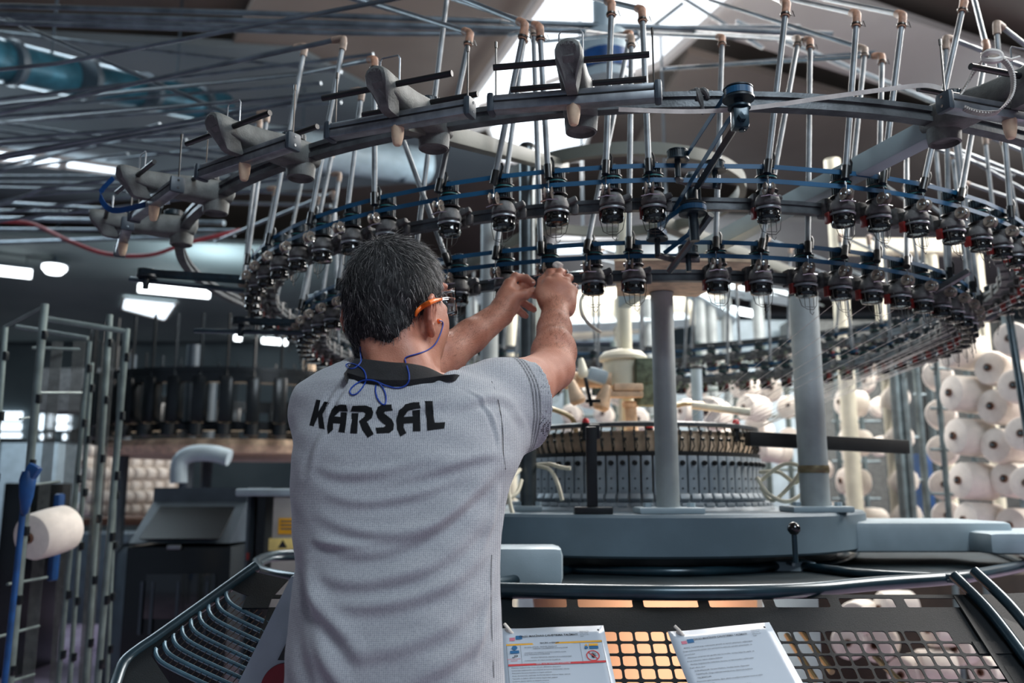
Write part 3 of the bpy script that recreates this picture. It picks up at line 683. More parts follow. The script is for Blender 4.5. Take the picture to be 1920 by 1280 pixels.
# lint on the far rails
for ring, R, z in (('upper', R_UP, Z_UP), ('lower', R_LO, Z_LO)):
    b = MB(); 
    for i in range(260):
        a = math.radians(rng.uniform(110, 250)); s = rng.uniform(.004, .011); p = P(a, R+rng.uniform(-.05, .02), z+rng.uniform(-.06, -.01))
        b.lathe([(0, s*.6), (s, 0), (0, -s*.6)], p, Matrix.Rotation(rng.uniform(0, 3), 3, 'X'), n=5)
    tag(b.build('lint', M['green_dust']), 'olive grey lint gathered along the far side of the %s feeder ring' % ring, 'lint', None, 'stuff')
# ================================================================ YARN TUBES (aluminium pipes with elbows)
def yarn_tube(bot, top, run, label, group=None, r=.0068, far=False, elbow='elbow', cap=True):
    bot, top, run = Vector(bot), Vector(top), [Vector(p) for p in run]
    t = empty('yarn_tube', bot); Z0 = bot
    d = (top-bot).normalized(); e = (run[0]-top).normalized() if run else d
    b = MB(); b.tube([bot-Z0, top-d*.012-Z0], r, 8 if far else 12); b.build('drop_pipe', M['tube'], t)
    if run:
        b = MB(); b.tube([top+e*.012-Z0]+[p-Z0 for p in run], r, 8 if far else 12); b.build('run_pipe', M['tube_far'], t)
        b = MB(); b.tube([top-d*.036-Z0, top-d*.012-Z0, top-d*.003+e*.002-Z0, top+e*.012-Z0, top+e*.036-Z0], [r*1.45, r*1.45, r*1.55, r*1.45, r*1.45], 10)
        eo = b.build('elbow', M[elbow], t)
        if not far:
            b = MB(); b.lathe([(r*1.5, -.002), (r*1.75, -.002), (r*1.75, .002), (r*1.5, .002)], top-d*.03-Z0, rot_to(d), n=12)
            b.tube([top-d*.03-Z0+V(r*1.6, 0, 0), top-d*.03-Z0+V(r*3, -.002, -.006), top-d*.03-Z0+V(r*2.2, -.004, .008)], .0012, 5); b.build('hose_clip', M['wire'], eo)
    if cap:
        b = MB(); b.tube([bot-d*.006-Z0, bot+d*.026-Z0], r*1.35, 10)
        b.tube([bot+d*.01-Z0+V(.012, .004, 0), bot+d*.035-Z0+V(.013, .004, 0), bot+d*.045-Z0+V(.009, .004, 0)], .003, 6); b.build('end_clip', M['black'], t)
    tag(t, label, 'yarn tube', group); return t
def fbot(R, z, th): 
    q = P(th, R+OFF+.034, z+.046); return q+V(math.cos(th), math.sin(th), 0)*(-.012)
def tl(px, py, Y): return at(px, py, Y)
UE = {1: ((882, 62, 1.92), [(660, -8, 2.6), (300, -110, 3.4)]), 2: ((985, 45, 1.80), [(800, -30, 2.3)]), 3: ((1012, 50, 1.82), [(838, -6, 2.4), (500, -110, 3.4)]),
      4: ((1147, 6, 1.82), [(1060, -30, 2.2)]), 5: ((1204, 18, 1.84), [(1120, -2, 2.2), (900, -60, 3.2)]), 6: ((1475, 6, 1.80), [(1440, -10, 2.0)]),
      7: ((1607, 26, 1.85), [(1490, 0, 2.3), (1200, -70, 3.4)]), 8: ((1693, 28, 1.88), [(1545, -2, 2.4), (1300, -60, 3.4)]), 9: ((1808, 2, 1.95), [(1800, -30, 2.2)]), 10: ((1850, 90, 2.2), [(1822, -20, 2.4)]), 0: ((702, 110, 2.05), [(560, 140, 2.6), (0, 196, 4.2)])}
UBOT = {}
for (ring, R, z, th, i, a) in feeders:
    bot = fbot(R, z, th)
    side = 'left' if (i < (6 if ring == 'upper' else 5)) else 'right'
    nth = ORD[((6 if ring == 'upper' else 5)-i-1)] if side == 'left' else ORD[min(i-(6 if ring == 'upper' else 5), 15)]
    if ring == 'upper' and i in UE:
        e, run = UE[i]
        lab = 'silver yarn tube rising from the %s upper feeder %s of the belt tensioner' % (nth, side)
        yarn_tube(bot, tl(*e), [tl(*p) for p in run], lab); continue
    if ring == 'lower' and i < len(LOX):
        # these climb behind the upper ring
        top = {1: (985, 60, 2.15), 2: (1000, 50, 2.12), 3: (1182, 62, 2.3), 4: (1184, 70, 2.12), 5: (1354, 70, 2.2), 6: (1497, 72, 2.25), 7: (1519, 75, 2.2), 8: (1622, 92, 2.3), 9: (1654, 104, 2.3), 10: (1700, 260, 2.4), 0: (720, 165, 2.25)}[i]
        run = {1: (955, 66, 3.2), 2: (940, 40, 3.2), 3: (1000, 80, 3.3), 4: (1100, 60, 3), 5: (1200, 62, 3.2), 6: (1380, 66, 3.0), 7: (1300, 60, 3.4), 8: (1330, 0, 3.2), 9: (1250, 128, 3.4), 10: (1900, 330, 3.3), 0: (0, 230, 4.3)}[i]
        yarn_tube(bot, tl(*top), [tl(*run)], 'silver yarn tube rising from the %s lower feeder %s of the belt tensioner' % (nth, side), elbow='elbow' if i % 2 else 'elbow_pale'); continue
    # flanks and far side
    h = 2.62+.26*((i*37) % 7)/7-.02*(i % 3)
    lean = V(rng.uniform(-.05, .05), rng.uniform(-.04, .05), 0)
    if -100 < a < 0:
        top = V(bot.x, bot.y, h-.12)+lean+V(.05, .04, 0); run = [top+V(-1.3, .35+rng.uniform(-.1, .2), rng.uniform(-.05, .06)), V(-5.5, 4.6+rng.uniform(-.9, 1.6), h+rng.uniform(-.25, .35))]
        lab = 'silver yarn tube over the left flank, %s ring, at the %s feeder from the tensioner' % (ring, ORD[(6 if ring == 'upper' else 5)+len(TH_U if ring == 'upper' else TH_L)-i-1]); g = 'yarn tubes over the left flank of the %s ring' % ring
        if i % (2 if ring == 'upper' else 3): continue
    elif 0 < a < 100:
        top = V(bot.x, bot.y, h-.16)+lean; run = [top+V(1.0, .55+rng.uniform(-.1, .2), rng.uniform(-.08, .0)), V(5.2, 4.8+rng.uniform(-.6, 1.0), h-.3)]
        lab = 'silver yarn tube over the right flank, %s ring, at the %s feeder from the tensioner' % (ring, ORD[i-(6 if ring == 'upper' else 5)]); g = 'yarn tubes over the right flank of the %s ring' % ring
        if i % 2: continue
    else:
        top = V(bot.x, bot.y, h-.25)+lean; run = None
        sgn = -1 if a < 0 else 1
        run = [top+V(sgn*.8, 1.0, .1)]
        lab = 'silver yarn tube standing over the far side of the %s feeder ring' % ring; g = 'yarn tubes over the far side of the %s ring' % ring
        if i % 2: continue
        tub_n[ring] += 1; lab = 'silver yarn tube over the far side of the %s ring, %s from its right end' % (ring, ORD[tub_n[ring]-1])
    yarn_tube(bot, top, run, lab, g, far=True, elbow='elbow_pale')
# ================================================================ BELT TENSIONERS
def pulley(b, c, r, h):
    c = Vector(c); b.lathe([(0, h/2+.002), (r*.9, h/2+.002), (r+.002, h/2+.002), (r+.002, h/2), (r, h/2), (r, -h/2), (r+.004, -h/2), (r+.004, -h/2-.004), (r*.6, -h/2-.004), (0, -h/2)], c, n=32)
def flat_belt(b, pts, w=.011, th=.0014, wide=(0, 0, 1), closed=False):
    """ribbon through pts, width along a blended up direction"""
    pts = [Vector(p) for p in pts]; n = len(pts); Vs, F = [], []
    for i, p in enumerate(pts):
        t = (pts[(i+1) % n] if (closed or i+1 < n) else p)-(pts[i-1] if (closed or i > 0) else p); t.normalize()
        wd = Vector(wide if not callable(wide) else wide(i)); wd = (wd-t*wd.dot(t)).normalized(); nn = t.cross(wd)
        for a, c in ((-1, -1), (1, -1), (1, 1), (-1, 1)): Vs.append(p+wd*a*w/2+nn*c*th/2)
    m = n if closed else n-1
    for i in range(m):
        j = (i+1) % n
        for k in range(4): F.append((i*4+k, i*4+(k+1) % 4, j*4+(k+1) % 4, j*4+k))
    if not closed: F += [(3, 2, 1, 0), ((n-1)*4, (n-1)*4+1, (n-1)*4+2, (n-1)*4+3)]
    b.add(Vs, F, 0, False)
tn = empty('belt_tensioner', at(1310, 386, 1.86))
T0 = tn.location.copy()
def L_(px, py, Y): return at(px, py, Y)-T0
top_c, low_c = L_(1384, 176, 1.50), L_(1299, 392, 1.80)
b = MB(); d = (L_(1290, 352, 1.80)-L_(1392, 216, 1.665)); 
b.tube([L_(1394, 214, 1.51), L_(1308, 350, 1.81)], .0085, 4); b.tube([L_(1333, 402, 1.79), L_(1255, 508, 1.93)], .0085, 8)
b.build('square_arm', M['post_dark'], tn)
b = MB(); b.box(L_(1387, 222, 1.50), (.030, .028, .044), bev=.006); b.tube([top_c, L_(1388, 216, 1.50)], .009, 12); b.lathe([(0, .003), (.021, .003), (.021, -.001), (0, -.003)], L_(1386, 203, 1.50), n=24)
b.lathe([(0, 0), (.009, 0), (.009, .012), (0, .013)], L_(1391, 220, 1.485), Matrix.Rotation(PI/2, 3, 'X'), n=6); b.tube([L_(1391, 236, 1.50), L_(1391, 246, 1.50)], .006, 10)
b.build('clamp_block', M['guard_tube'], tn)
b = MB(); pulley(b, top_c, .0255, .017); b.build('tension_pulley', M['rib'], tn)
b = MB(); pulley(b, low_c, .027, .016); b.tube([low_c, L_(1303, 452, 1.80)], .011, 12); b.box(L_(1300, 352, 1.84), (.028, .03, .07), bev=.005); b.tube([L_(1298, 375, 1.83), L_(1296, 330, 1.83)], .014, 10)
b.build('tension_pulley', M['rib'], tn)
for (px, py, Y) in ((1270, 291, 1.78), (1340, 312, 1.80), (1232, 440, 1.90), (1290, 470, 1.92)):
    b = MB(); c = L_(px, py, Y); pulley(b, c, .021, .016); b.tube([c, c+V(0, 0, -.05)], .0065, 10)
    for k in range(26):
        a = 2*PI*k/26; b.box(c+V(.0212*math.cos(a), .0212*math.sin(a), 0), (.002, .002, .015), Matrix.Rotation(a, 3, 'Z'))
    b.build('idler_pulley', M['rib'], tn)
b = MB(); b.tube([L_(1270, 337, 1.78), L_(1300, 345, 1.82), L_(1352, 349, 1.80)], .008, 8); b.build('idler_arm', M['cast_dark'], tn); b = MB(); b.tube([L_(1232, 478, 1.90), L_(1262, 486, 1.93), L_(1312, 486, 1.92)], .008, 8); b.build('idler_arm', M['cast_dark'], tn)
tag(tn, 'black belt tensioner with slanting square arm and toothed pulleys at the centre of the rings', 'tensioner')
def arc(c, r, a0, a1, n=14): return [c+V(r*math.cos(a0+(a1-a0)*i/n), r*math.sin(a0+(a1-a0)*i/n), 0) for i in range(n+1)]
# belt looped over the top pulley and down to the idlers
b = MB(); C1 = T0+top_c; C2 = T0+L_(1270, 291, 1.78); C3 = T0+L_(1232, 440, 1.90)
flat_belt(b, [C2+V(.021, -.004, 0)]+[C1.lerp(C2, t)+V(-.022*(1-t)+.02*t, -.02*(1-t), 0) for t in (.9, .6, .3, .12)]+arc(C1, .0268, PI*1.15, PI*2.0)+arc(C1, .0268, 0, PI*.25, 5)+[C1.lerp(T0+L_(1240, 430, 1.90), t)+V(.012*(1-t), .022*(1-t), 0) for t in (.15, .5, .85, 1)], .0125)
tag(b.build('tension_belt', M['belt']), 'blue belt climbing steeply over the highest pulley of the tensioner', 'belt')
b = MB(); C4 = T0+low_c
flat_belt(b, [C3+V(.02, -.012, 0)]+[C4.lerp(C3, t)+V(-.024, -.012, 0) for t in (.7, .3, .1)]+arc(C4, .0285, PI*1.1, PI*2)+arc(C4, .0285, 0, PI*.3, 5)+[T0+L_(1290, 440, 1.87), T0+L_(1245, 475, 1.92)], .0115)
tag(b.build('tension_belt', M['belt']), 'shorter blue belt round the lower pulley of the tensioner', 'belt')
# side tensioner arms sticking out on the left
for pts, lab in ((((275, 512, 2.6), (455, 524, 2.55), (244, 523, 2.62), (460, 545, 2.55)), 'dark belt arm sticking out furthest left of the feeder rings, above the strip light'), (((452, 602, 2.75), (560, 605, 2.7), (365, 620, 2.8), (570, 624, 2.7)), 'lower dark belt arm sticking out left under the feeder rings')):
    t = empty('tensioner_arm', at(*pts[0])); Q = t.location.copy()
    b = MB(); b.tube([at(*pts[2])-Q, at(*pts[3])-Q], .0085, 8); b.build('arm', M['guard_tube'], t)
    b = MB(); pulley(b, V(0, 0, 0)+V(.0, 0, .0), .026, .018); b.tube([V(0, 0, -.01), V(0, 0, -.05)], .01, 8); b.build('end_pulley', M['rib'], t)
    b = MB(); e = at(*pts[1])-Q; flat_belt(b, [e+V(0, .03, 0), V(0, .028, 0)]+arc(V(0, 0, 0), .0275, PI/2, PI*1.5)+[V(0, -.028, 0), e+V(0, -.03, 0)], .014); b.build('belt', M['rib'], t)
    tag(t, lab, 'belt arm')
# ================================================================ ROLLER UNITS ON THE OUTER RAIL
def make_unit():
    r = empty('roller_unit')
    b = MB()
    secs = [(-.036, .024, -.010, .022), (-.028, .031, -.026, .027), (.0, .034, -.034, .027), (.03, .034, -.034, .024), (.075, .030, -.036, .022), (.12, .026, -.036, .016), (.165, .0245, -.034, .012), (.205, .024, -.030, .008), (.228, .022, -.024, .002), (.236, .012, -.016, -.004)]
    Vs, F = [], []; K = 14
    for (y, hw, z0, z1) in secs:
        for k in range(K):
            a = 2*PI*k/K; cx_, sx_ = math.cos(a), math.sin(a)
            x = hw*math.copysign(abs(cx_)**.38, cx_); z = (z0+z1)/2+(z1-z0)/2*math.copysign(abs(sx_)**.42, sx_); Vs.append((x, -y, z))
    for i in range(len(secs)-1):
        for k in range(K): F.append((i*K+k, i*K+(k+1) % K, (i+1)*K+(k+1) % K, (i+1)*K+k))
    F += [tuple(range(K)), tuple((len(secs)-1)*K+k for k in range(K))]
    b.add(Vs, F)
    b.lathe([(0, -.014), (.031, -.014), (.033, -.03), (.031, -.056), (.027, -.058), (.025, -.048), (0, -.046)], (0, -.004, 0), n=28)
    # nose: rounded shield that narrows downwards
    N_ = [(-.0205, .0145), (-.0245, .004), (-.024, -.012), (-.018, -.024), (-.0125, -.040), (-.010, -.050), (.010, -.050), (.0125, -.040), (.018, -.024), (.024, -.012), (.0245, .004), (.0205, .0145), (.0125, .0205), (0, .0225), (-.0125, .0205)]
    K2 = len(N_); Vs, F = [], []
    for h, s_ in ((.200, .95), (.212, 1.0), (.234, 1.0), (.242, .95), (.2465, .84), (.248, .6)):
        for u, v in N_: Vs.append((u*s_, -h+abs(u)*.12+max(0, -v-.005)*.75, v*s_-.008))
    for i in range(5):
        for k in range(K2): F.append((i*K2+k, i*K2+(k+1) % K2, (i+1)*K2+(k+1) % K2, (i+1)*K2+k))
    F += [tuple(range(K2)), tuple(5*K2+k for k in range(K2))]; b.add(Vs, F)
    b.build('cast_body', M['cast'], r)
    b = MB()
    b.box((0, -.155, -.064), (.292, .026, .017), bev=.003); b.box((0, -.155, -.048), (.292, .022, .012), bev=.003)
    b.build('profile_rail', M['alu'], r)
    b = MB(); b.box((0, -.1685, -.0555), (.29, .0012, .0022)); b.build('profile_groove', M['rail_dark'], r)
    for s in (-1, 1):
        b = MB(); b.box((s*.150, -.155, -.057), (.014, .034, .038), bev=.008); e = b.build('end_cap', M['cab_edge'], r)
        b = MB()
        for dz in (-.009, .009): b.lathe([(0, .001), (.0028, .001), (.0028, 0)], (s*.157, -.155, -.057+dz), Matrix.Rotation(s*PI/2, 3, 'Y'), n=8)
        b.build('screw', M['chrome'], e)
        b = MB(); b.tube([(s*.143, -.150, -.045), (s*.143, -.150, .062)], .0018, 6); b.tube([(s*.143, -.150, .058), (s*.143, -.150, .070)], .0028, 6); b.build('antenna_rod', M['wire'], r)
    for y, z, x0, x1 in ((.205, -.010, -.137, .137), (.075, .010, -.128, .130)):
        b = MB(); b.tube([(x0, -y, z), (x1, -y, z)], .0058, 14); b.build('roller_rod', M['black'], r)
    b = MB(); b.tube([(-.021, -.19, .0), (-.021, -.19, .050), (-.017, -.19, .056), (.017, -.19, .056), (.021, -.19, .050), (.021, -.19, .0)], .0017, 7); b.build('wire_handle', M['alu'], r)
    b = MB(); b.lathe([(0, .0), (.013, .0), (.0115, -.02), (.0085, -.034), (.006, -.037), (0, -.037)], (0, -.155, -.07), n=18); b.build('guide_cone', M['beige'], r)
    b = MB(); b.lathe([(0, .018), (.022, .018), (.026, .014), (.026, .002), (0, .0)], (0.0, -.028, .024), n=26)
    for k in range(24):
        a = 2*PI*k/24; b.box((.0262*math.cos(a), -.028+.0262*math.sin(a), .033), (.0024, .002, .012), Matrix.Rotation(a, 3, 'Z'))
    b.build('drive_pulley', M['rib'], r)
    text_mesh('MER 3', .0085, lambda x, y: V(x, -.2486+abs(x)*.1, y-.0015), 'embossed_marking', M['cast_dark'], r, .0001)
    return r
unit0 = make_unit(); first = True
def unit_theta(px): return theta_px(px, R_OUT)
UN = [(1090, 0, 'grey roller unit facing the camera, in the middle above the two hands', -.03), (None, -21.5, 'grey roller unit tilted on the outer rail above the head of the man', -.02),
      (None, -35, 'grey roller unit on the outer rail, third from the centre going left', 0), (None, -49, 'grey roller unit with a loose blue strap, fourth from the centre going left', 0),
      (None, -62, 'grey roller unit lowest at the far left end of the outer rail', 0), (None, 18.3, 'dark roller unit at the right edge with a pale ribbed belt hung on it', 0), (None, 34, 'dark roller unit half cut off below the one at the right edge', 0)]
for px, dg_, lab, dz in UN:
    th = unit_theta(px) if px else math.radians(dg_)
    u = unit0 if first else copy_tree(unit0); first = False
    u.location = P(th, R_OUT, Z_OUT+dz*0); u.rotation_euler = (0, 0, th); tag(u, lab, 'roller unit')
UNIT_TH = [unit_theta(1090)]+[math.radians(x) for x in (-21.5, -35, -49, -62, 18.3, 34)]
def on_unit(k, x, y, z):
    th = UNIT_TH[k]; o = P(th, R_OUT, Z_OUT); return o+V(math.cos(th), math.sin(th), 0)*x+V(math.sin(th), -math.cos(th), 0)*y+V(0, 0, z)
# pale ribbed belt knotted on the right unit and strung across to the left
b = MB(); A = on_unit(5, -.09, .06, .01)
flat_belt(b, catmull([at(1160, 205, 1.545), at(1300, 209, 1.545), at(1420, 201, 1.54), at(1560, 181, 1.53), at(1680, 165, 1.51), at(1735, 160, 1.50), at(1765, 166, 1.50)], 8), .0085, .0016, (0, -.3, 1))
tag(b.build('white_belt', M['belt_white']), 'long white flat belt strung from the right roller unit across to the middle', 'belt')
b = MB(); loop = catmull([at(1868, 104, 1.40), at(1893, 126, 1.38), at(1900, 160, 1.38), at(1890, 190, 1.38), at(1862, 212, 1.40), at(1820, 208, 1.44), at(1796, 190, 1.48), at(1812, 160, 1.50), at(1830, 128, 1.48), at(1850, 106, 1.43)], 8, True)
flat_belt(b, loop, .010, .002, (.2, -1, .2), True)
for i, p in enumerate(loop):
    if i % 1 == 0: b.box(p, (.004, .011, .003), Matrix.Rotation(i*.08, 3, 'Y'))
b.tube(catmull([at(1846, 104, 1.40), at(1856, 97, 1.39), at(1872, 100, 1.39), at(1876, 110, 1.39), at(1862, 114, 1.39), at(1848, 112, 1.40)], 5, True), .006, 8, closed=True)
b.tube([at(1872, 107, 1.39), at(1895, 112, 1.40), at(1912, 107, 1.40)], .003, 6)
tag(b.build('ribbed_belt', M['belt_white']), 'pale ribbed belt knotted and looped over the roller unit at the right edge', 'belt')
b = MB(); flat_belt(b, catmull([on_unit(3, -.06, .10, -.03), on_unit(3, -.02, .16, -.06), on_unit(3, -.10, .22, -.07), on_unit(3, -.15, .24, -.02), on_unit(3, -.12, .22, .02)], 6), .014, .0015, (0, 0, 1))
tag(b.build('loose_strap', M['blue']), 'blue strap hanging loose from the fourth roller unit at the left', 'strap')
# rag over the rail
b = MB(); rg = catmull([at(1290, 178, 1.60), at(1300, 174, 1.585), at(1310, 172, 1.58), at(1322, 176, 1.585), at(1334, 178, 1.60)], 4)
for off, ln, w in ((0, .030, 0), (5, .052, 1), (9, .020, 2), (13, .024, 3)):
    p = rg[min(off, len(rg)-1)]; q2 = p+V(.012, -.012, -ln)
    b.tube(catmull([p+V(0, .004, 0), p+V(.002, -.014, -.004), p.lerp(q2, .6)+V(0, -.012, 0), q2], 4), [.007]*4*1+[.007]*4+[.005]*4+[.002], 8)
b.tube(rg, .008, 8); tag(b.build('rag', M['cast_dark']), 'dusty dark rag draped over the outer rail, left of the tensioner', 'rag')
# yarns slanting from the right feeders to the cylinder
yi = 0
for (ring, R, z, th, i, a) in feeders:
    if 20 < a < 150 and i % 1 == 0:
        s = P(th, R+OFF-.02, z-.06); a2 = th-.15
        e = V(MX+CX+RC*.98*math.sin(a2), MY-RC*.98*math.cos(a2), PL_T+.27)
        if a > 60 or ring == 'lower':
            b = MB(); b.tube([s, e], .00065, 4); tag(b.build('yarn_strand', M['yarn']), 'thin pale yarn slanting down from the right end of the %s feeder ring' % ring, 'yarn', 'yarns slanting down from the %s ring' % ring)
# white flexible tubes by the cylinder
for pts, lab in ((((1000, 872, 2.68), (1030, 870, 2.62), (1052, 876, 2.58), (1070, 878, 2.57)), 'short white flexible tube end pointing right beside the dark left post'),
                 (((1000, 872, 2.68), (1030, 880, 2.6), (1045, 905, 2.56), (1054, 938, 2.54)), 'white flexible tube bent down in front of the cam boxes by the left post'),
                 (((975, 880, 2.62), (955, 905, 2.55), (956, 940, 2.52), (962, 966, 2.50)), 'white flexible tube hanging nearest the left of the dark post'),
                 (((978, 900, 2.60), (968, 925, 2.55), (945, 930, 2.52), (940, 880, 2.5)), 'white flexible tube curled behind the right elbow side of the shirt'),
                 (((1428, 900, 2.75), (1470, 870, 2.7), (1510, 880, 2.68), (1512, 915, 2.68), (1478, 940, 2.66), (1440, 925, 2.7), (1420, 895, 2.75)), 'white flexible tube in a wide loop between cylinder and right post'),
                 (((1425, 885, 2.8), (1460, 885, 2.72), (1490, 905, 2.7), (1500, 890, 2.7)), 'white flexible tube crossing inside the loop between cylinder and right post'),
                 (((1108, 540, 2.3), (1090, 560, 2.3), (1092, 590, 2.3), (1110, 612, 2.35), (1125, 622, 2.4)), 'thin white hose curving down right of the right hand'),
                 (((1428, 915, 2.75), (1450, 938, 2.7), (1490, 900, 2.68), (1506, 870, 2.7)), 'lowest white flexible tube between cylinder and right post')):
    P_ = catmull([at(*p) for p in pts], 7); b = MB(); b.tube(P_, .0062 if 'thin' not in lab else .005, 10); tag(b.build('flexible_tube', M['cream']), lab, 'tube')
# loose white yarn pinched between the fingers
b = MB(); b.tube(catmull([at(1053, 499, 1.93), at(1046, 494, 1.925), at(1040, 497, 1.925), at(1046, 502, 1.92), at(1050, 496, 1.918)], 5), .0058, 8)
tag(b.build('yarn_knot', M['yarn']), 'small white knot of yarn held by the right fingertips', 'yarn')
# ================================================================ THE MAN
class Field:
    """signed-distance grid with smooth unions, turned into one continuous surface"""
    def __init__(s, lo, hi, h):
        s.lo = np.array(lo, float); s.h = h; s.n = np.ceil((np.array(hi)-s.lo)/h).astype(int)+1
        s.F = np.full(s.n, .06, np.float32); s.ax = [(s.lo[i]+np.arange(s.n[i])*h).astype(np.float32) for i in range(3)]
    def sub(s, lo, hi, m):
        sl = []
        for i in range(3):
            a = int(max(0, math.floor((lo[i]-m-s.lo[i])/s.h))); b = int(min(s.n[i], math.ceil((hi[i]+m-s.lo[i])/s.h)+1))
            if b <= a: return None
            sl.append(slice(a, b))
        return tuple(sl)
    def grid(s, sl): return np.meshgrid(*[s.ax[i][sl[i]] for i in range(3)], indexing='ij', sparse=True)
    def put(s, sl, d, k, op='u'):
        A = s.F[sl]
        if op == 'u':
            hh = np.clip(.5+.5*(A-d)/k, 0, 1); s.F[sl] = A*(1-hh)+d*hh-k*hh*(1-hh)
        else:
            d = -d; hh = np.clip(.5+.5*(d-A)/k, 0, 1); s.F[sl] = A*(1-hh)+d*hh+k*hh*(1-hh)
    def cap(s, a, b, ra, rb, k=.01, op='u', flat=None):
        """tapered capsule; flat=(axis vector, factor>1) thins it along that axis"""
        a, b = np.array(a, float), np.array(b, float); R = max(ra, rb)
        sl = s.sub(np.minimum(a, b)-R, np.maximum(a, b)+R, k+.012)
        if sl is None: return
        X, Y, Z = s.grid(sl); d = b-a; L2 = float(d@d)+1e-12
        t = np.clip(((X-a[0])*d[0]+(Y-a[1])*d[1]+(Z-a[2])*d[2])/L2, 0, 1)
        qx, qy, qz = X-a[0]-t*d[0], Y-a[1]-t*d[1], Z-a[2]-t*d[2]
        r2 = qx*qx+qy*qy+qz*qz
        if flat is not None:
            n = np.array(flat[0], float); n /= np.linalg.norm(n); c = qx*n[0]+qy*n[1]+qz*n[2]; r2 = r2+c*c*(flat[1]**2-1)
        s.put(sl, (np.sqrt(r2)-(ra+(rb-ra)*t)).astype(np.float32), k, op)
    def ell(s, c, r, R=None, k=.01, op='u'):
        c = np.array(c, float); r = np.array(r, float); R = np.eye(3) if R is None else np.array(R)   # columns: local axes
        m = r.max(); sl = s.sub(c-m, c+m, k+.012)
        if sl is None: return
        X, Y, Z = s.grid(sl); X, Y, Z = X-c[0], Y-c[1], Z-c[2]
        q = [X*R[0, i]+Y*R[1, i]+Z*R[2, i] for i in range(3)]
        k0 = np.sqrt((q[0]/r[0])**2+(q[1]/r[1])**2+(q[2]/r[2])**2); k1 = np.sqrt((q[0]/r[0]**2)**2+(q[1]/r[1]**2)**2+(q[2]/r[2]**2)**2)+1e-9
        s.put(sl, (k0*(k0-1)/k1).astype(np.float32), k, op)
    def chain(s, P_, R_, k=.006, **kw):
        for i in range(len(P_)-1): s.cap(P_[i], P_[i+1], R_[i], R_[i+1], k, **kw)
    def surface(s):
        F = s.F; n = F.shape; ins = F < 0
        c = np.zeros([m-1 for m in n], np.uint8)
        for dx in (0, 1):
            for dy in (0, 1):
                for dz in (0, 1): c += ins[dx:n[0]-1+dx, dy:n[1]-1+dy, dz:n[2]-1+dz]
        act = np.argwhere((c > 0) & (c < 8)); del c
        idx = -np.ones([m-1 for m in n], np.int32); idx[act[:, 0], act[:, 1], act[:, 2]] = np.arange(len(act))
        acc = np.zeros((len(act), 3)); cnt = np.zeros(len(act))
        corners = [(0, 0, 0), (1, 0, 0), (0, 1, 0), (1, 1, 0), (0, 0, 1), (1, 0, 1), (0, 1, 1), (1, 1, 1)]
        vals = [F[act[:, 0]+d[0], act[:, 1]+d[1], act[:, 2]+d[2]] for d in corners]
        for i, a in enumerate(corners):
            for j, b in enumerate(corners):
                if j > i and sum(abs(a[q]-b[q]) for q in range(3)) == 1:
                    va, vb = vals[i], vals[j]; m = (va < 0) != (vb < 0)
                    t = np.where(m, va/(va-vb+1e-20), 0)
                    for q in range(3): acc[:, q] += np.where(m, a[q]+t*(b[q]-a[q]), 0)
                    cnt += m
        verts = (act+acc/cnt[:, None])*s.h+s.lo
        faces = []
        for ax in range(3):
            o = [(1, 2), (2, 0), (0, 1)][ax]
            sl0 = [slice(1, n[q]-1) for q in range(3)]; sl1 = list(sl0); sl0[ax] = slice(0, n[ax]-1); sl1[ax] = slice(1, n[ax])
            A, B = ins[tuple(sl0)], ins[tuple(sl1)]
            e = np.argwhere(A != B); off = np.array([1, 1, 1]); off[ax] = 0; flip = A[e[:, 0], e[:, 1], e[:, 2]]
            e = e+off; u = np.zeros(3, int); v = np.zeros(3, int); u[o[0]] = 1; v[o[1]] = 1
            q = [idx[tuple((e-w).T)] for w in (u+v, v, 0*u, u)]
            quad = np.stack(q, 1); quad[~flip] = quad[~flip][:, ::-1]; faces.append(quad)
        return verts, np.concatenate(faces)
def np_mesh(name, verts, faces, m, parent):
    me = bpy.data.meshes.new(name); me.vertices.add(len(verts)); me.vertices.foreach_set('co', np.asarray(verts, np.float32).ravel())
    nf = len(faces); me.loops.add(nf*4); me.loops.foreach_set('vertex_index', np.asarray(faces, np.int32).ravel())
    me.polygons.add(nf); me.polygons.foreach_set('loop_start', np.arange(nf, dtype=np.int32)*4)
    me.polygons.foreach_set('use_smooth', np.ones(nf, bool)); me.update(calc_edges=True); me.validate()
    me.materials.append(m); o = bpy.data.objects.new(name, me); COL.objects.link(o)
    if parent: o.parent = parent
    return o
def relax(verts, faces, it=2, lam=.5):
    e = np.concatenate([faces[:, [0, 1]], faces[:, [1, 2]], faces[:, [2, 3]], faces[:, [3, 0]]]); n = len(verts)
    cnt = np.bincount(e[:, 0], minlength=n)+np.bincount(e[:, 1], minlength=n)
    for _ in range(it):
        s = np.stack([np.bincount(e[:, 0], verts[e[:, 1], q], n)+np.bincount(e[:, 1], verts[e[:, 0], q], n) for q in range(3)], 1)
        verts = verts*(1-lam)+lam*s/cnt[:, None]
    return verts
def vnormals(verts, faces):
    a = verts[faces[:, 2]]-verts[faces[:, 0]]; b = verts[faces[:, 3]]-verts[faces[:, 1]]; fn = np.cross(a, b)
    N = np.stack([sum(np.bincount(faces[:, j], fn[:, q], len(verts)) for j in range(4)) for q in range(3)], 1)
    return N/(np.linalg.norm(N, axis=1, keepdims=True)+1e-12)
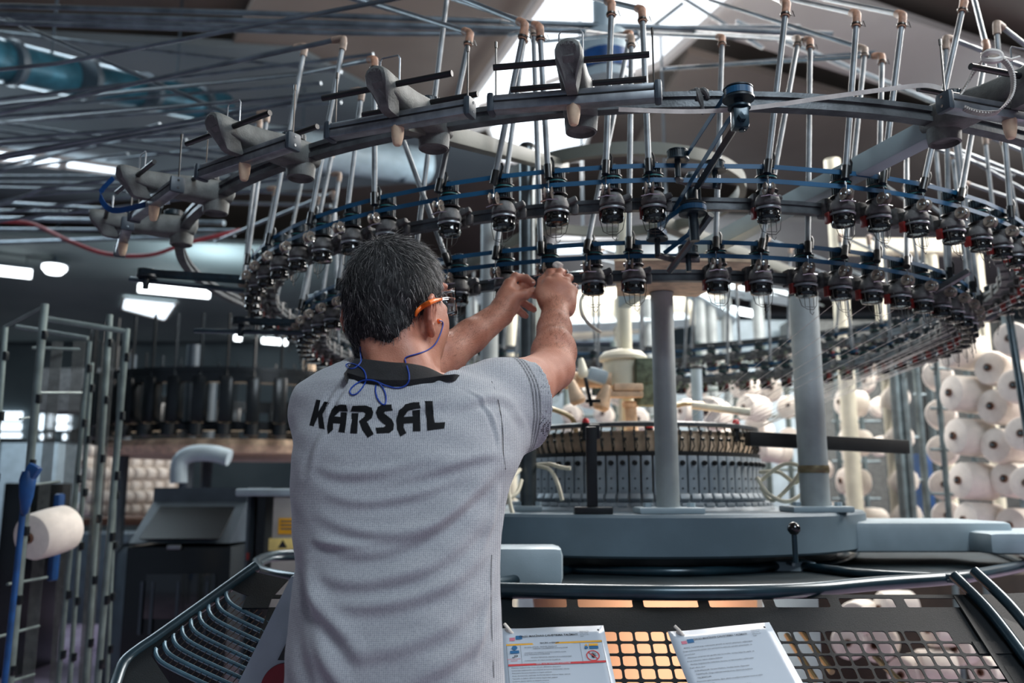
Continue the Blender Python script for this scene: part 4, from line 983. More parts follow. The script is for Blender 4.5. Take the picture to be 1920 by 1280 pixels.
# ---- materials of the man
def skin_mat():
    m = mat('skin', '#b2735c', .48, 0, .2, 22, .35, 420, sss=.12, col2='#ca8f78'); return m
M['skin'] = skin_mat(); M['hairbase'] = mat('hair_scalp', '#17181a', .7, 0, .3, 60)
def strand_mat():
    m = bpy.data.materials.new('salt_and_pepper_hair'); m.use_nodes = True; N = m.node_tree.nodes; L = m.node_tree.links; b = N['Principled BSDF']
    a = N.new('ShaderNodeAttribute'); a.attribute_name = 'grey'; r = N.new('ShaderNodeValToRGB')
    r.color_ramp.elements[0].color = (.008, .009, .011, 1); r.color_ramp.elements[1].color = (.70, .68, .66, 1); r.color_ramp.elements[0].position = .22; r.color_ramp.elements[1].position = .95
    L.new(a.outputs['Fac'], r.inputs['Fac']); L.new(r.outputs['Color'], b.inputs['Base Color']); b.inputs['Roughness'].default_value = .42; return m
M['strand'] = strand_mat()
def shirt_mat():
    m = bpy.data.materials.new('heather_grey_pique'); m.use_nodes = True; N = m.node_tree.nodes; L = m.node_tree.links; b = N['Principled BSDF']
    tc = N.new('ShaderNodeTexCoord'); b.inputs['Roughness'].default_value = .85; b.inputs['Sheen Weight'].default_value = .15
    mp = N.new('ShaderNodeMapping'); L.new(tc.outputs['Object'], mp.inputs['Vector'])
    w1 = N.new('ShaderNodeTexWave'); w1.wave_type = 'BANDS'; w1.bands_direction = 'X'; w1.inputs['Scale'].default_value = 105; w1.inputs['Distortion'].default_value = .6; w1.inputs['Detail Scale'].default_value = 6
    w2 = N.new('ShaderNodeTexWave'); w2.wave_type = 'BANDS'; w2.bands_direction = 'Z'; w2.inputs['Scale'].default_value = 125; w2.inputs['Distortion'].default_value = .6; w2.inputs['Detail Scale'].default_value = 6
    for w in (w1, w2): L.new(mp.outputs['Vector'], w.inputs['Vector'])
    mx = N.new('ShaderNodeMath'); mx.operation = 'MULTIPLY'; L.new(w1.outputs['Fac'], mx.inputs[0]); L.new(w2.outputs['Fac'], mx.inputs[1])
    nz = N.new('ShaderNodeTexNoise'); nz.inputs['Scale'].default_value = 420; nz.inputs['Detail'].default_value = 2; L.new(tc.outputs['Object'], nz.inputs['Vector'])
    ad = N.new('ShaderNodeMath'); ad.operation = 'MULTIPLY_ADD'; L.new(nz.outputs['Fac'], ad.inputs[0]); ad.inputs[1].default_value = .7; L.new(mx.outputs[0], ad.inputs[2])
    r = N.new('ShaderNodeValToRGB'); r.color_ramp.elements[0].position = .28; r.color_ramp.elements[1].position = .95
    r.color_ramp.elements[0].color = lin('#7b7f87'); r.color_ramp.elements[1].color = lin('#c4c6ca'); L.new(ad.outputs[0], r.inputs['Fac'])
    at_ = N.new('ShaderNodeAttribute'); at_.attribute_name = 'stripe'; mixc = N.new('ShaderNodeMix'); mixc.data_type = 'RGBA'
    L.new(at_.outputs['Fac'], mixc.inputs[0]); L.new(r.outputs['Color'], mixc.inputs[6]); mixc.inputs[7].default_value = lin('#2b3038'); L.new(mixc.outputs[2], b.inputs['Base Color'])
    bp = N.new('ShaderNodeBump'); bp.inputs['Strength'].default_value = .5; bp.inputs['Distance'].default_value = .0008; L.new(mx.outputs[0], bp.inputs['Height']); L.new(bp.outputs['Normal'], b.inputs['Normal'])
    return m
M['shirt'] = shirt_mat(); M['collar'] = mat('black_ribbed_collar', '#131519', .85, 0, .3, 60, .5, 600); M['print'] = mat('black_shirt_print', '#0b0d11', .75, 0, .15, 30, spec=.2)
M['orange'] = mat('orange_plastic', '#ff7a2a', .4, 0, .06, 20); M['cord'] = mat('blue_cord', '#123f9a', .45, 0, .1, 40); M['trouser'] = mat('dark_work_trousers', '#1c222c', .9, 0, .3, 40, .3, 300)
gl = bpy.data.materials.new('clear_lens'); gl.use_nodes = True; g_ = gl.node_tree.nodes['Principled BSDF']; g_.inputs['Transmission Weight'].default_value = 1; g_.inputs['Roughness'].default_value = .03; g_.inputs['IOR'].default_value = 1.25; g_.inputs['Base Color'].default_value = (.92, .95, .97, 1); M['lens'] = gl
# ---- pose
man = empty('person', (0, 0, 0)); manloc = at(745, 1280, 1.38); man.location = (manloc.x, 1.38, 0)
tag(man, 'man seen from behind in a grey polo shirt, reaching up to a yarn feeder', 'person')
MO = Vector(man.location)
def q(px, py, Y): return np.array(at(px, py, Y))
HC = q(742, 556, 1.50)                       # head centre
yaw = math.radians(30); tl_ = math.radians(6)
hf = np.array([math.sin(yaw)*math.cos(tl_), math.cos(yaw)*math.cos(tl_), math.sin(tl_)])
hr = np.array([math.cos(yaw), -math.sin(yaw), 0.0]); hu = np.cross(hr, hf)
RH = np.stack([hr, hf, hu], 1)               # columns right, forward, up
def hd(r, f, u): return HC+hr*r+hf*f+hu*u
rSh, rEl, rWr = q(915, 772, 1.45), q(1036, 690, 1.665), q(1041, 582, 1.835)
lSh, lEl, lWr = q(618, 778, 1.47), q(800, 692, 1.70), q(936, 590, 1.86)
rows = [(1330, 541, 944), (1200, 549, 938), (1120, 557, 934), (1060, 565, 933), (1000, 560, 936), (940, 556, 945), (900, 555, 955), (860, 557, 965), (820, 562, 962), (780, 572, 952), (748, 586, 935), (722, 606, 905), (704, 640, 868), (692, 668, 838), (684, 700, 812)]
def Yc(py): return 1.36+.10*min(1, max(0, (1250-py)/560))
zz, cx_, ha, hb_, cy_ = [], [], [], [], []
for py, l, r in rows:
    Y = Yc(py); A, B_ = at(l, py, Y), at(r, py, Y)
    zz.append(A.z); cx_.append((A.x+B_.x)/2); ha.append((B_.x-A.x)/2); cy_.append(Y)
    hb_.append(.135 if py > 860 else .135-.055*((860-py)/176)**1.3)
zz, cx_, ha, hb_, cy_ = map(np.array, (zz, cx_, ha, hb_, cy_))
def torso(Fd, infl, zmin, k=.02):
    sl = Fd.sub((-.75, 1.0, zmin), (.4, 1.8, zz[-1]+.03), .0)
    X, Y, Z = Fd.grid(sl); z1 = Z.ravel()
    c = np.interp(z1, zz, cx_).reshape(1, 1, -1); a = np.interp(z1, zz, ha).reshape(1, 1, -1)+infl; b = np.interp(z1, zz, hb_).reshape(1, 1, -1)+infl; yc = np.interp(z1, zz, cy_).reshape(1, 1, -1)
    e = 2.35; rr = ((np.abs(X-c)/a)**e+(np.abs(Y-yc)/b)**e)**(1/e)
    d = (rr-1)*np.minimum(a, b)*.9
    d = np.maximum(d, Z-(zz[-1]+.004+infl)); d = np.maximum(d, zmin-Z)
    Fd.put(sl, d.astype(np.float32), k)
# ---- body: head, neck, arms and hands as one surface
B = Field((-.46, 1.18, 1.10), (.20, 2.0, 1.84), .0024)
torso(B, -.022, 1.12)
B.ell(hd(0, .0, .012), (.0735, .0915, .0875), RH, .02); B.ell(hd(0, -.023, -.007), (.068, .068, .073), RH, .02)
B.ell(hd(0, .045, -.055), (.060, .052, .062), RH, .025); B.ell(hd(0, .070, -.098), (.032, .026, .022), RH, .02)
for s in (-1, 1):
    B.ell(hd(s*.044, .040, -.052), (.030, .040, .045), RH, .02); B.cap(hd(s*.058, .005, -.060), hd(s*.03, .070, -.100), .014, .012, .02)
    B.ell(hd(s*.034, .078, .020), (.026, .014, .010), RH, .012); B.ell(hd(s*.033, .092, .000), (.017, .012, .012), RH, .006, op='s'); B.ell(hd(s*.033, .078, .000), (.0125, .0125, .0125), RH, .003)
    B.cap(hd(s*.045, .078, -.022), hd(s*.03, .086, -.03), .010, .008, .012)
B.cap(hd(0, .092, .012), hd(0, .114, -.028), .008, .011, .012); B.ell(hd(-.011, .106, -.033), (.008, .010, .007), RH, .006); B.ell(hd(.011, .106, -.033), (.008, .010, .007), RH, .006)
B.cap(hd(-.018, .096, -.060), hd(.018, .096, -.060), .006, .006, .008); B.cap(hd(-.014, .093, -.071), hd(.014, .093, -.071), .007, .007, .008)
B.cap(hd(-.02, .103, -.0655), hd(.02, .103, -.0655), .0025, .0025, .004, op='s')
# neck
nk = q(752, 705, 1.475)
B.cap(hd(.0, -.014, -.045), nk+np.array([.002, .0, 0]), .055, .057, .03); B.cap(hd(.01, .015, -.07), nk+np.array([.015, .05, 0]), .045, .05, .03); B.cap(hd(-.024, -.048, -.055), nk+np.array([-.022, -.028, .01]), .024, .028, .02); B.cap(hd(.026, -.050, -.055), nk+np.array([.026, -.033, .01]), .024, .028, .02)
B.cap(hd(-.05, -.035, -.072), hd(.045, -.05, -.078), .016, .016, .015)
# ears: cupped rim, bowl, lobe
for s in (-1, 1):
    e0 = hd(s*.0765, -.008, -.042); out = hr*s
    tilt = hf*-.45+out*.9; tilt = tilt/np.linalg.norm(tilt)
    def ear(a, b_, o=0.0): return e0+hu*a+(tilt*b_)+hf*o
    rim = [ear(-.012, .0, .012), ear(.010, .006, .012), ear(.026, .013, .006), ear(.031, .018, -.004), ear(.025, .022, -.012), ear(.008, .0225, -.016), ear(-.010, .019, -.014), ear(-.024, .013, -.007), ear(-.031, .007, .001)]
    B.chain(rim, [.004, .0042, .0042, .0042, .0044, .0046, .0046, .0050, .0062], .003)
    B.cap(ear(.016, .010, -.004), ear(-.014, .008, -.004), .010, .009, .006, flat=(tilt*.2+hf, 2.6))
    B.cap(ear(-.030, .006, .0), ear(-.036, .004, .002), .0065, .0045, .004)
    B.cap(ear(.012, .004, -.002), ear(-.016, .002, 0), .009, .008, .008)
    B.ell(ear(-.004, .014, .012), (.007, .009, .012), RH, .004, op='s')
# shoulders and arms
def arm(sh, el, wr, s, down):
    B.cap(sh+(el-sh)*.12+np.array([0,.01,-.008]), sh*.5+el*.5, .052, .050, .03); B.cap(sh*.5+el*.5, el, .052, .0405, .02)
    ax = (wr-el)/np.linalg.norm(wr-el)
    m1 = el+ax*.055; m2 = el+ax*.15
    B.cap(el, m1, .0400, .0425, .02); B.cap(m1, m2, .0425, .0345, .015); B.cap(m2, wr, .0345, .0255, .015)
    B.cap(m2+ax*.02, wr+ax*.01, .030, .027, .012, flat=(down, 1.35))
    B.ell(m1+np.array([s*.010, -.004, .006]), (.030, .034, .038), None, .02)
    B.ell(el+np.array([s*-.004, -.02, -.018]), (.020, .020, .018), None, .02)
    return ax
arm(rSh, rEl, rWr, 1, (0, 1, -.9)); arm(lSh, lEl, lWr, -1, (.6, -.5, .6))
def finger(P_, r0, r1, k=.004):
    n = len(P_); R_ = [r0+(r1-r0)*i/(n-1) for i in range(n)]
    B.chain(P_, R_, k)
    for i in range(1, n-1): B.ell(P_[i], (R_[i]*1.07,)*3, None, .003)
# right hand, back of the hand to the camera, fingertips pinching the yarn
W_ = q(1041, 580, 1.84)
mc = [q(1028, 531, 1.885), q(1044, 524, 1.890), q(1060, 531, 1.892), q(1073, 546, 1.886)]
base = [q(1030, 574, 1.845), q(1038, 572, 1.845), q(1047, 573, 1.847), q(1056, 578, 1.848)]
for a, b_, r_ in zip(base, mc, (.0155, .0160, .0155, .0145)): B.cap(a, b_, r_, r_*.93, .010)
B.ell(q(1046, 556, 1.870), (.040, .017, .040), None, .012)
B.ell(q(1066, 572, 1.862), (.016, .018, .027), None, .012)
for c in mc: B.ell(c+np.array([0, -.010, .0]), (.0098, .0075, .0098), None, .008)
for a, b_ in zip(base, mc): B.cap(a*.45+b_*.55+np.array([0, -.0135, 0]), b_+np.array([0, -.011, 0]), .0022, .0026, .006)
B.cap(q(1024, 566, 1.852), q(1014, 548, 1.880), .0175, .0150, .012)                                  # thumb base leaves the side of the palm
finger([q(1014, 548, 1.880), q(1018, 528, 1.905), q(1032, 511, 1.922), q(1040, 503, 1.926)], .0142, .0088)
finger([mc[0], q(1033, 513, 1.905), q(1042, 505, 1.925), q(1047, 503, 1.936)], .0098, .0078)
finger([mc[1], q(1050, 511, 1.908), q(1055, 508, 1.932), q(1052, 516, 1.944)], .0100, .0080)
finger([mc[2], q(1065, 521, 1.912), q(1068, 521, 1.936), q(1062, 530, 1.944)], .0096, .0078)
finger([mc[3], q(1077, 538, 1.905), q(1078, 541, 1.926), q(1070, 550, 1.932)], .0088, .0070)
# left hand, thumb side up, fingers curling to the right
mcl = [q(955, 533, 1.905), q(966, 545, 1.918), q(968, 562, 1.920), q(962, 578, 1.912)]
bl = [q(936, 572, 1.868), q(941, 580, 1.872), q(944, 588, 1.872), q(945, 596, 1.868)]
for a, b_, r_ in zip(bl, mcl, (.0160, .0165, .0160, .0145)): B.cap(a, b_, r_, r_*.92, .010)
B.ell(q(951, 566, 1.892), (.026, .022, .030), None, .012)
B.cap(q(940, 575, 1.865), q(962, 556, 1.880), .0185, .0150, .012)
finger([q(962, 556, 1.880), q(984, 552, 1.892), q(997, 548, 1.902), q(1003, 554, 1.906)], .0135, .0085)
finger([mcl[0], q(966, 519, 1.918), q(986, 522, 1.930), q(998, 530, 1.936)], .0105, .0084)
finger([mcl[1], q(978, 537, 1.935), q(992, 540, 1.948), q(1001, 546, 1.950)], .0100, .0080)
finger([mcl[2], q(982, 568, 1.936), q(993, 575, 1.942), q(1001, 580, 1.944)], .0094, .0076)
finger([mcl[3], q(973, 582, 1.926), q(980, 588, 1.930), q(986, 592, 1.932)], .0086, .0070)
vb, fb_ = B.surface(); vb = relax(vb, fb_, 2, .5)
body = np_mesh('body', vb-np.array(MO), fb_, M['skin'], man)
del B
# nails
def nail(tip, d, nrm, w=.0048):
    d = Vector(d).normalized(); nrm = Vector(nrm); nrm = (nrm-d*nrm.dot(d)).normalized(); x = d.cross(nrm)
    b = MB(); b.lathe([(0, .0012), (w*.8, .0008), (w, -.0006)], Vector(tip)-MO, basis(x, d*1.25, nrm), n=12); return b.build('fingernail', mat('nail', '#d5ab9b', .3, 0, .05, 30) if 'nail' not in M else M['nail'], man)
M['nail'] = mat('nail', '#d8b0a0', .3, 0, .05, 30)
nail(q(1003, 551, 1.900), (q(1003, 554, 1.906)-q(997, 548, 1.902)), (0, -1, .5)); nail(q(999, 528, 1.929), (.5, 0, -.4), (0, -1, .6), .0042)
# ring on the finger of the right hand
b = MB(); c0 = (mc[2]*.42+q(1065, 521, 1.912)*.58)
p3 = (mc[3]*.35+q(1077, 538, 1.905)*.65); dv = q(1077, 538, 1.905)-mc[3]
b.lathe([(.0096, -.0028), (.0108, -.0024), (.0112, 0), (.0108, .0024), (.0096, .0028), (.0096, -.0028)], Vector(p3)-MO, rot_to(dv), n=26); b.build('finger_ring', M['chrome'], man)
# ---- hair
def head_coords(v): w = v-HC; return w@hr, w@hf, w@hu
Hf = Field(HC-.14, HC+.14, .0022)
Hf.ell(hd(0, -.002, .014), (.0790, .0970, .0920), RH, .01); Hf.ell(hd(0, -.024, -.012), (.0715, .0710, .080), RH, .02); Hf.cap(hd(-.033, -.056, -.058), hd(.033, -.058, -.060), .029, .029, .02); Hf.cap(hd(-.028, -.044, -.095), hd(.032, -.050, -.095), .027, .027, .02)
sl = Hf.sub(HC-.14, HC+.14, 0); X, Y, Z = Hf.grid(sl); wx, wy, wz = X-HC[0], Y-HC[1], Z-HC[2]
r_ = wx*hr[0]+wy*hr[1]+wz*hr[2]; f_ = wx*hf[0]+wy*hf[1]+wz*hf[2]; u_ = wx*hu[0]+wy*hu[1]+wz*hu[2]
# hairline: nape, arch over the ear, sideburn, temple, forehead
fl_ = np.array([-.14, -.055, -.030, -.020, -.006, .008, .022, .030, .045, .060, .075, .12]); ul_ = np.array([-.126, -.126, -.112, -.078, -.018, -.008, -.016, -.034, .006, .048, .066, .085])
lim = np.interp(f_.ravel(), fl_, ul_).reshape(f_.shape)
side = np.clip((np.abs(r_)-.02)/.03, 0, 1); limc = np.interp(f_.ravel(), [-.14, -.05, .0, .05, .085, .12], [-.123, -.123, -.1, -.0, .062, .085]).reshape(f_.shape)
lim = lim*side+limc*(1-side)
Hf.F[sl] = np.maximum(Hf.F[sl], ((lim-u_)*.7).astype(np.float32)); Hf.F[sl] = np.maximum(Hf.F[sl], (-(np.sqrt((r_/.067)**2+(f_/.084)**2+((u_-.008)/.078)**2)-1)*.07).astype(np.float32))
vh, fh = Hf.surface(); vh = relax(vh, fh, 2, .5); nh = vnormals(vh, fh)
R0 = rng.normal(size=len(vh)); low = 0
wv = .0015*np.sin(vh@hr*210+np.sin(vh@hu*90)*2)*np.sin(vh@hu*130+vh@hf*60)
vh2 = vh+nh*(wv)[:, None]
hair = np_mesh('hair', vh2-np.array(MO), fh, M['hairbase'], man)
# strands
outer = np.argwhere(((vh-HC)*nh).sum(1) > .045).ravel()
crown = hd(-.01, -.045, .098)
NS = 16500; sel = rng.choice(outer, NS)
SV, SF, SG = [], [], []
P0 = vh2[sel]+rng.normal(scale=.0012, size=(NS, 3)); N0 = nh[sel]
away = P0-crown; away -= (away*N0).sum(1)[:, None]*N0; away /= np.linalg.norm(away, axis=1, keepdims=True)+1e-9
down = np.array([0, 0, -1.0]); dn = down-(N0@down)[:, None]*N0; fl = away*.8+dn*.5+rng.normal(scale=.30, size=(NS, 3)); fl += .35*np.sin(P0@hr*60+P0@hu*45)[:, None]*hr
fl /= np.linalg.norm(fl, axis=1, keepdims=True)
rr_, ff_, uu_ = (P0-HC)@hr, (P0-HC)@hf, (P0-HC)@hu
greyness = .17+.46*np.clip((ff_-.0)/.05, 0, 1)+.28*np.clip((uu_-.06)/.05, 0, 1)*rng.random(NS)+.25*np.clip((-.055-uu_)/.03, 0, 1)
gv = np.clip(greyness*.85+rng.normal(scale=.33, size=NS)-.10, 0, 1)
Ln = (.014+.014*rng.random(NS))*np.where(uu_ < -.04, .55, 1)*np.where(ff_ > .0, .8, 1)
lift = .06+.28*rng.random(NS)**2+.12*np.clip(uu_/.1, 0, 1)
NSEG = 4
for k_ in range(NSEG+1):
    t = k_/NSEG; c = P0+fl*(Ln*t)[:, None]+N0*(Ln*lift*t-.25*Ln*t*t+.0004)[:, None]; w = .00031*(1-.8*t)
    s1 = np.cross(fl, N0); s1 /= np.linalg.norm(s1, axis=1, keepdims=True)+1e-9
    for a in (0, 2*PI/3, 4*PI/3): SV.append(c+(s1*math.cos(a)+N0*math.sin(a))*w)
SV = np.stack(SV, 1).reshape(-1, 3); M3 = (NSEG+1)*3; base_i = (np.arange(NS)*M3)[:, None]
q_ = []
for k_ in range(NSEG):
    for a in range(3): q_.append([k_*3+a, k_*3+(a+1) % 3, (k_+1)*3+(a+1) % 3, (k_+1)*3+a])
SF = (base_i[:, :, None]+np.array(q_)[None]).reshape(-1, 4)
st = np_mesh('hair_strands', SV-np.array(MO), SF, M['strand'], hair); tag(st, kind='stuff')
if len(st.data.vertices) == NS*M3:
    at_ = st.data.attributes.new('grey', 'FLOAT', 'POINT'); at_.data.foreach_set('value', np.repeat(gv, M3).astype(np.float32))
# dark arm hair
bv = BVHTree.FromPolygons([Vector(v) for v in vb], [tuple(f) for f in fb_])
AV, AF = [], []
def arm_hair(a, b_, cnt, rad=.05):
    ax = (b_-a); Ln_ = np.linalg.norm(ax); ax = ax/Ln_
    for _ in range(cnt):
        t = rng.random(); c = a+ax*Ln_*t; dr = rng.normal(size=3); dr[1] -= .9; dr[2] += .5; dr -= ax*(dr@ax); dr /= np.linalg.norm(dr)
        hit = bv.ray_cast(Vector(c+dr*.09), Vector(-dr))
        if hit[0] is None: continue
        p = np.array(hit[0]); n_ = np.array(hit[1]); g = ax*.8+rng.normal(scale=.5, size=3); g -= n_*(g@n_); g /= np.linalg.norm(g); l = .006+.007*rng.random()
        e = p+g*l+n_*.0018; s1 = np.cross(g, n_)*.00009; m_ = p+g*l*.5+n_*.0016; i0 = len(AV); AV.extend([p-s1, p+s1, m_+s1, m_-s1, e]); AF.append((i0, i0+1, i0+2, i0+3)); AF.append((i0+3, i0+2, i0+4))
arm_hair(rEl, rWr+(rWr-rEl)*.12, 1500); arm_hair(lEl, lWr+(lWr-lEl)*.1, 1200)
b = MB(); b.add([Vector(v)-MO for v in AV], AF); ah = b.build('arm_hair', mat('brown_arm_hair', '#4a3226', .6, 0, .2, 60), man); tag(ah, kind='stuff')
# ---- polo shirt
S = Field((-.50, 1.14, .92), (.20, 1.85, 1.64), .0030)
torso(S, .004, .935, .01)
shl = lSh+np.array([.0, .0, .01]); shr = rSh+np.array([-.01, .0, .0])
rA = (rEl-rSh)/np.linalg.norm(rEl-rSh); cd = np.array([.88, .46, .10]); cd /= np.linalg.norm(cd); cuff_c = q(988, 757, 1.56); cuff_c2 = cuff_c-cd*.065
S.cap(rSh+np.array([-.045, 0, -.02]), cuff_c2, .078, .079, .035); S.cap(cuff_c2, cuff_c+cd*.03, .079, .079, .02)
S.cap(q(880, 712, 1.46), q(962, 700, 1.53), .020, .020, .03)
S.cap(q(925, 850, 1.43), q(978, 822, 1.54), .030, .020, .035)
lA = (lEl-lSh)/np.linalg.norm(lEl-lSh)
S.cap(lSh+np.array([.02, 0, 0]), lSh+lA*.09, .078, .074, .035); S.cap(lSh+lA*.09, lSh+lA*.17, .074, .070, .02)
S.cap(q(648, 712, 1.45), q(600, 760, 1.46), .030, .045, .03)
# open sleeves and neck
S.cap(cuff_c-cd*.03, cuff_c+cd*.18, .0750, .0755, .004, op='s')
cl = lSh+lA*.17; S.cap(cl-lA*.015, cl+lA*.16, .067, .067, .004, op='s')
# cut the rounded cap ends flat
sl = S.sub(cuff_c-.12, cuff_c+.14, 0); X, Y, Z = S.grid(sl); pl = ((X-cuff_c[0])*cd[0]+(Y-cuff_c[1])*cd[1]+(Z-cuff_c[2])*cd[2])-.010
rad = np.sqrt((X-cuff_c[0])**2+(Y-cuff_c[1])**2+(Z-cuff_c[2])**2); S.F[sl] = np.where(rad < .11, np.maximum(S.F[sl], pl), S.F[sl])
sl = S.sub(nk-.14, nk+.14, 0); X, Y, Z = S.grid(sl); nz0 = at(755, 714, 1.375).z
dd = np.maximum(np.sqrt(((X-nk[0]-.009)/1.0)**2+((Y-nk[1]-.02)/1.75)**2)-.095, nz0-.004-Z+.35*(nk[1]-Y)*0); S.put(sl, (dd+0*X+0*Y+0*Z).astype(np.float32), .01, 's')
vs, fs = S.surface(); vs = relax(vs, fs, 3, .5)
# soft folds of the cloth: valleys and ridges that follow curves drawn on the back (x, z in metres)
def fold(V_, pts, w, amp, ymax=1.60):
    C = np.array([np.array(p)[[0, 2]] for p in catmull([at(px, py, 1.27) for px, py in pts], 10)])
    a, b_ = C[:-1], C[1:]; d = b_-a; L2 = (d*d).sum(1)
    out = np.zeros(len(V_)); xz = V_[:, [0, 2]]; lo, hi = C.min(0)-3*w, C.max(0)+3*w
    m = (xz[:, 0] > lo[0]) & (xz[:, 0] < hi[0]) & (xz[:, 1] > lo[1]) & (xz[:, 1] < hi[1]); P_ = xz[m]
    if not len(P_): return out
    t = np.clip(((P_[:, None]-a[None])*d[None]).sum(2)/L2[None], 0, 1); e = P_[:, None]-a[None]-t[..., None]*d[None]; D2 = (e*e).sum(2); k_ = D2.argmin(1)
    dist = np.sqrt(D2[np.arange(len(P_)), k_]); g = (k_+t[np.arange(len(P_)), k_])/len(d)
    sgn = np.sign(d[k_, 0]*e[np.arange(len(P_)), k_, 1]-d[k_, 1]*e[np.arange(len(P_)), k_, 0]); x = dist*sgn/w
    out[m] = .80*amp*np.sin(PI*np.clip(g, 0, 1))**1.0*(np.exp(-x*x)-.75*np.exp(-(x+1.5)**2)); return out
ns_ = vnormals(vs, fs); disp = np.zeros(len(vs))
FOLDS = [([(575, 955), (640, 985), (720, 1000), (800, 985), (870, 930), (930, 860)], .010, .0085), ([(580, 1005), (660, 1030), (740, 1022), (820, 985), (900, 915), (945, 865)], .010, .009),
         ([(570, 862), (620, 885), (690, 885), (770, 868), (850, 850)], .009, .006), ([(585, 1070), (650, 1088), (740, 1080), (830, 1045), (925, 960)], .011, .008),
         ([(575, 1010), (600, 1018), (640, 1020), (700, 1018), (760, 1002)], .006, .0045), ([(600, 1120), (680, 1130), (780, 1115), (860, 1080), (930, 1010)], .011, .007),
         ([(566, 1040), (576, 1085), (600, 1130), (660, 1190), (700, 1240)], .013, .012), ([(572, 1060), (600, 1180), (640, 1260), (700, 1310)], .013, .010), ([(560, 1140), (590, 1230), (620, 1300)], .012, .008),
         ([(640, 1215), (740, 1205), (840, 1170), (928, 1100)], .012, .006), ([(700, 1290), (800, 1255), (880, 1210), (935, 1150)], .012, .006),
         ([(700, 900), (790, 885), (870, 860), (940, 840)], .009, .006), ([(600, 925), (680, 940), (780, 925), (860, 890)], .008, .005),
         ([(880, 740), (930, 728), (975, 742)], .008, .005), ([(868, 712), (905, 745), (930, 800), (938, 850)], .0035, .0032), ([(820, 760), (870, 742), (930, 722)], .010, .005),
         ([(660, 770), (740, 762), (820, 742), (860, 718)], .009, .005), ([(600, 745), (640, 752), (680, 748)], .008, .005), ([(900, 1040), (920, 980), (935, 900)], .006, .005), ([(890, 1250), (910, 1150), (925, 1060)], .006, .005),
         ([(955, 735), (985, 780), (990, 830)], .007, .004), ([(600, 800), (575, 850), (568, 900)], .008, .004), ([(620, 712), (600, 740), (590, 775)], .006, .006), ([(640, 712), (622, 740), (612, 770)], .006, .005)]
for p_, w_, a_ in FOLDS: disp += fold(vs, p_, w_, a_)
fine = .0011*np.sin(vs[:, 2]*95+vs[:, 0]*26+1.2*np.sin(vs[:, 0]*19))*np.sin(vs[:, 0]*31+vs[:, 2]*17)
w_back = np.clip((-ns_[:, 1]+.15)*2.0, 0, 1); vs = vs+ns_*((disp+fine)*w_back)[:, None]; vs = relax(vs, fs, 1, .4)
shirt = np_mesh('polo_shirt', vs-np.array(MO), fs, M['shirt'], man)
# sleeve stripes follow the cuff
tt = ((vs-cuff_c)@cd); near = np.linalg.norm(vs-cuff_c-np.outer(tt, cd), axis=1) < .11
stripe = np.zeros(len(vs))
bulge = -.012*((vs-cuff_c)@np.array([0, 0, 1.0]))/.07
for c_ in (-.0175, -.0245, -.0315): stripe = np.maximum(stripe, np.exp(-((tt-bulge*0-c_)/.0017)**2)*near)
tl2 = (vs-cl)@lA; nl_ = np.linalg.norm(vs-cl-np.outer(tl2, lA), axis=1) < .11
for c_ in (-.012, -.020, -.028): stripe = np.maximum(stripe, np.exp(-((tl2-c_)/.0017)**2)*nl_*(vs[:, 0] < -.2))
if len(shirt.data.vertices) == len(vs):
    a_ = shirt.data.attributes.new('stripe', 'FLOAT', 'POINT'); a_.data.foreach_set('value', stripe.astype(np.float32))
bvs = BVHTree.FromPolygons([Vector(v) for v in vs], [tuple(f) for f in fs])
def on_shirt(px, py, h=.0006):
    r = ray(px, py).normalized(); hit = bvs.ray_cast(Vector((0, 0, CZ)), r)
    if hit[0] is None: return at(px, py, 1.27)
    n_ = hit[1] if hit[1].y < 0 else -hit[1]
    return hit[0]-r*h
# collar: standing black band that opens at the front
b = MB(); top_ = [(670, 674, 1.445), (700, 677, 1.415), (735, 681, 1.405), (765, 683, 1.408), (800, 690, 1.43), (832, 705, 1.465), (840, 712, 1.50), (825, 700, 1.545), (760, 690, 1.56), (700, 684, 1.545), (668, 678, 1.50)]
bot_ = [(655, 704, 1.44), (690, 714, 1.395), (730, 718, 1.375), (770, 717, 1.378), (815, 711, 1.405), (852, 707, 1.465), (862, 718, 1.50), (840, 730, 1.555), (760, 740, 1.58), (690, 730, 1.56), (655, 712, 1.50)]
def cb_(k, x, y, Y):
    if k > 5 and k != 10: return at(x, y, Y)
    p = on_shirt(x, y+5, .001); return at(x, y, min(p.y+.004, Y+.01))
Bq = [cb_(k, *p) for k, p in enumerate(bot_)]
Tq = [at(x, y, max(Bq[k].y+.018, .5*Bq[k].y+.5*Y)) if k <= 5 or k == 10 else at(x, y, Y) for k, (x, y, Y) in enumerate(top_)]
T_ = catmull(Tq, 6, True); Bm_ = catmull(Bq, 6, True); n = len(T_); cen = Vector(nk)
Vs, F = [], []
for i in range(n):
    t, bb = T_[i], Bm_[i]; o = (bb-cen); o.z = 0; o.normalize()
    prof = [bb+o*.004+V(0, 0, -.006), bb+o*.007+V(0, 0, .004), bb.lerp(t, .5)+o*.006, t+o*.0035, t+V(0, 0, .002), t-o*.002, bb.lerp(t, .4)-o*.001]
    Vs += [p-MO for p in prof]
m = 7
for i in range(n):
    for k_ in range(m): F.append((i*m+k_, i*m+(k_+1) % m, ((i+1) % n)*m+(k_+1) % m, ((i+1) % n)*m+k_))
b.add(Vs, F); b.build('collar', M['collar'], man)
COLV, COLF = [Vector(v)+MO for v in b.v], list(b.f)
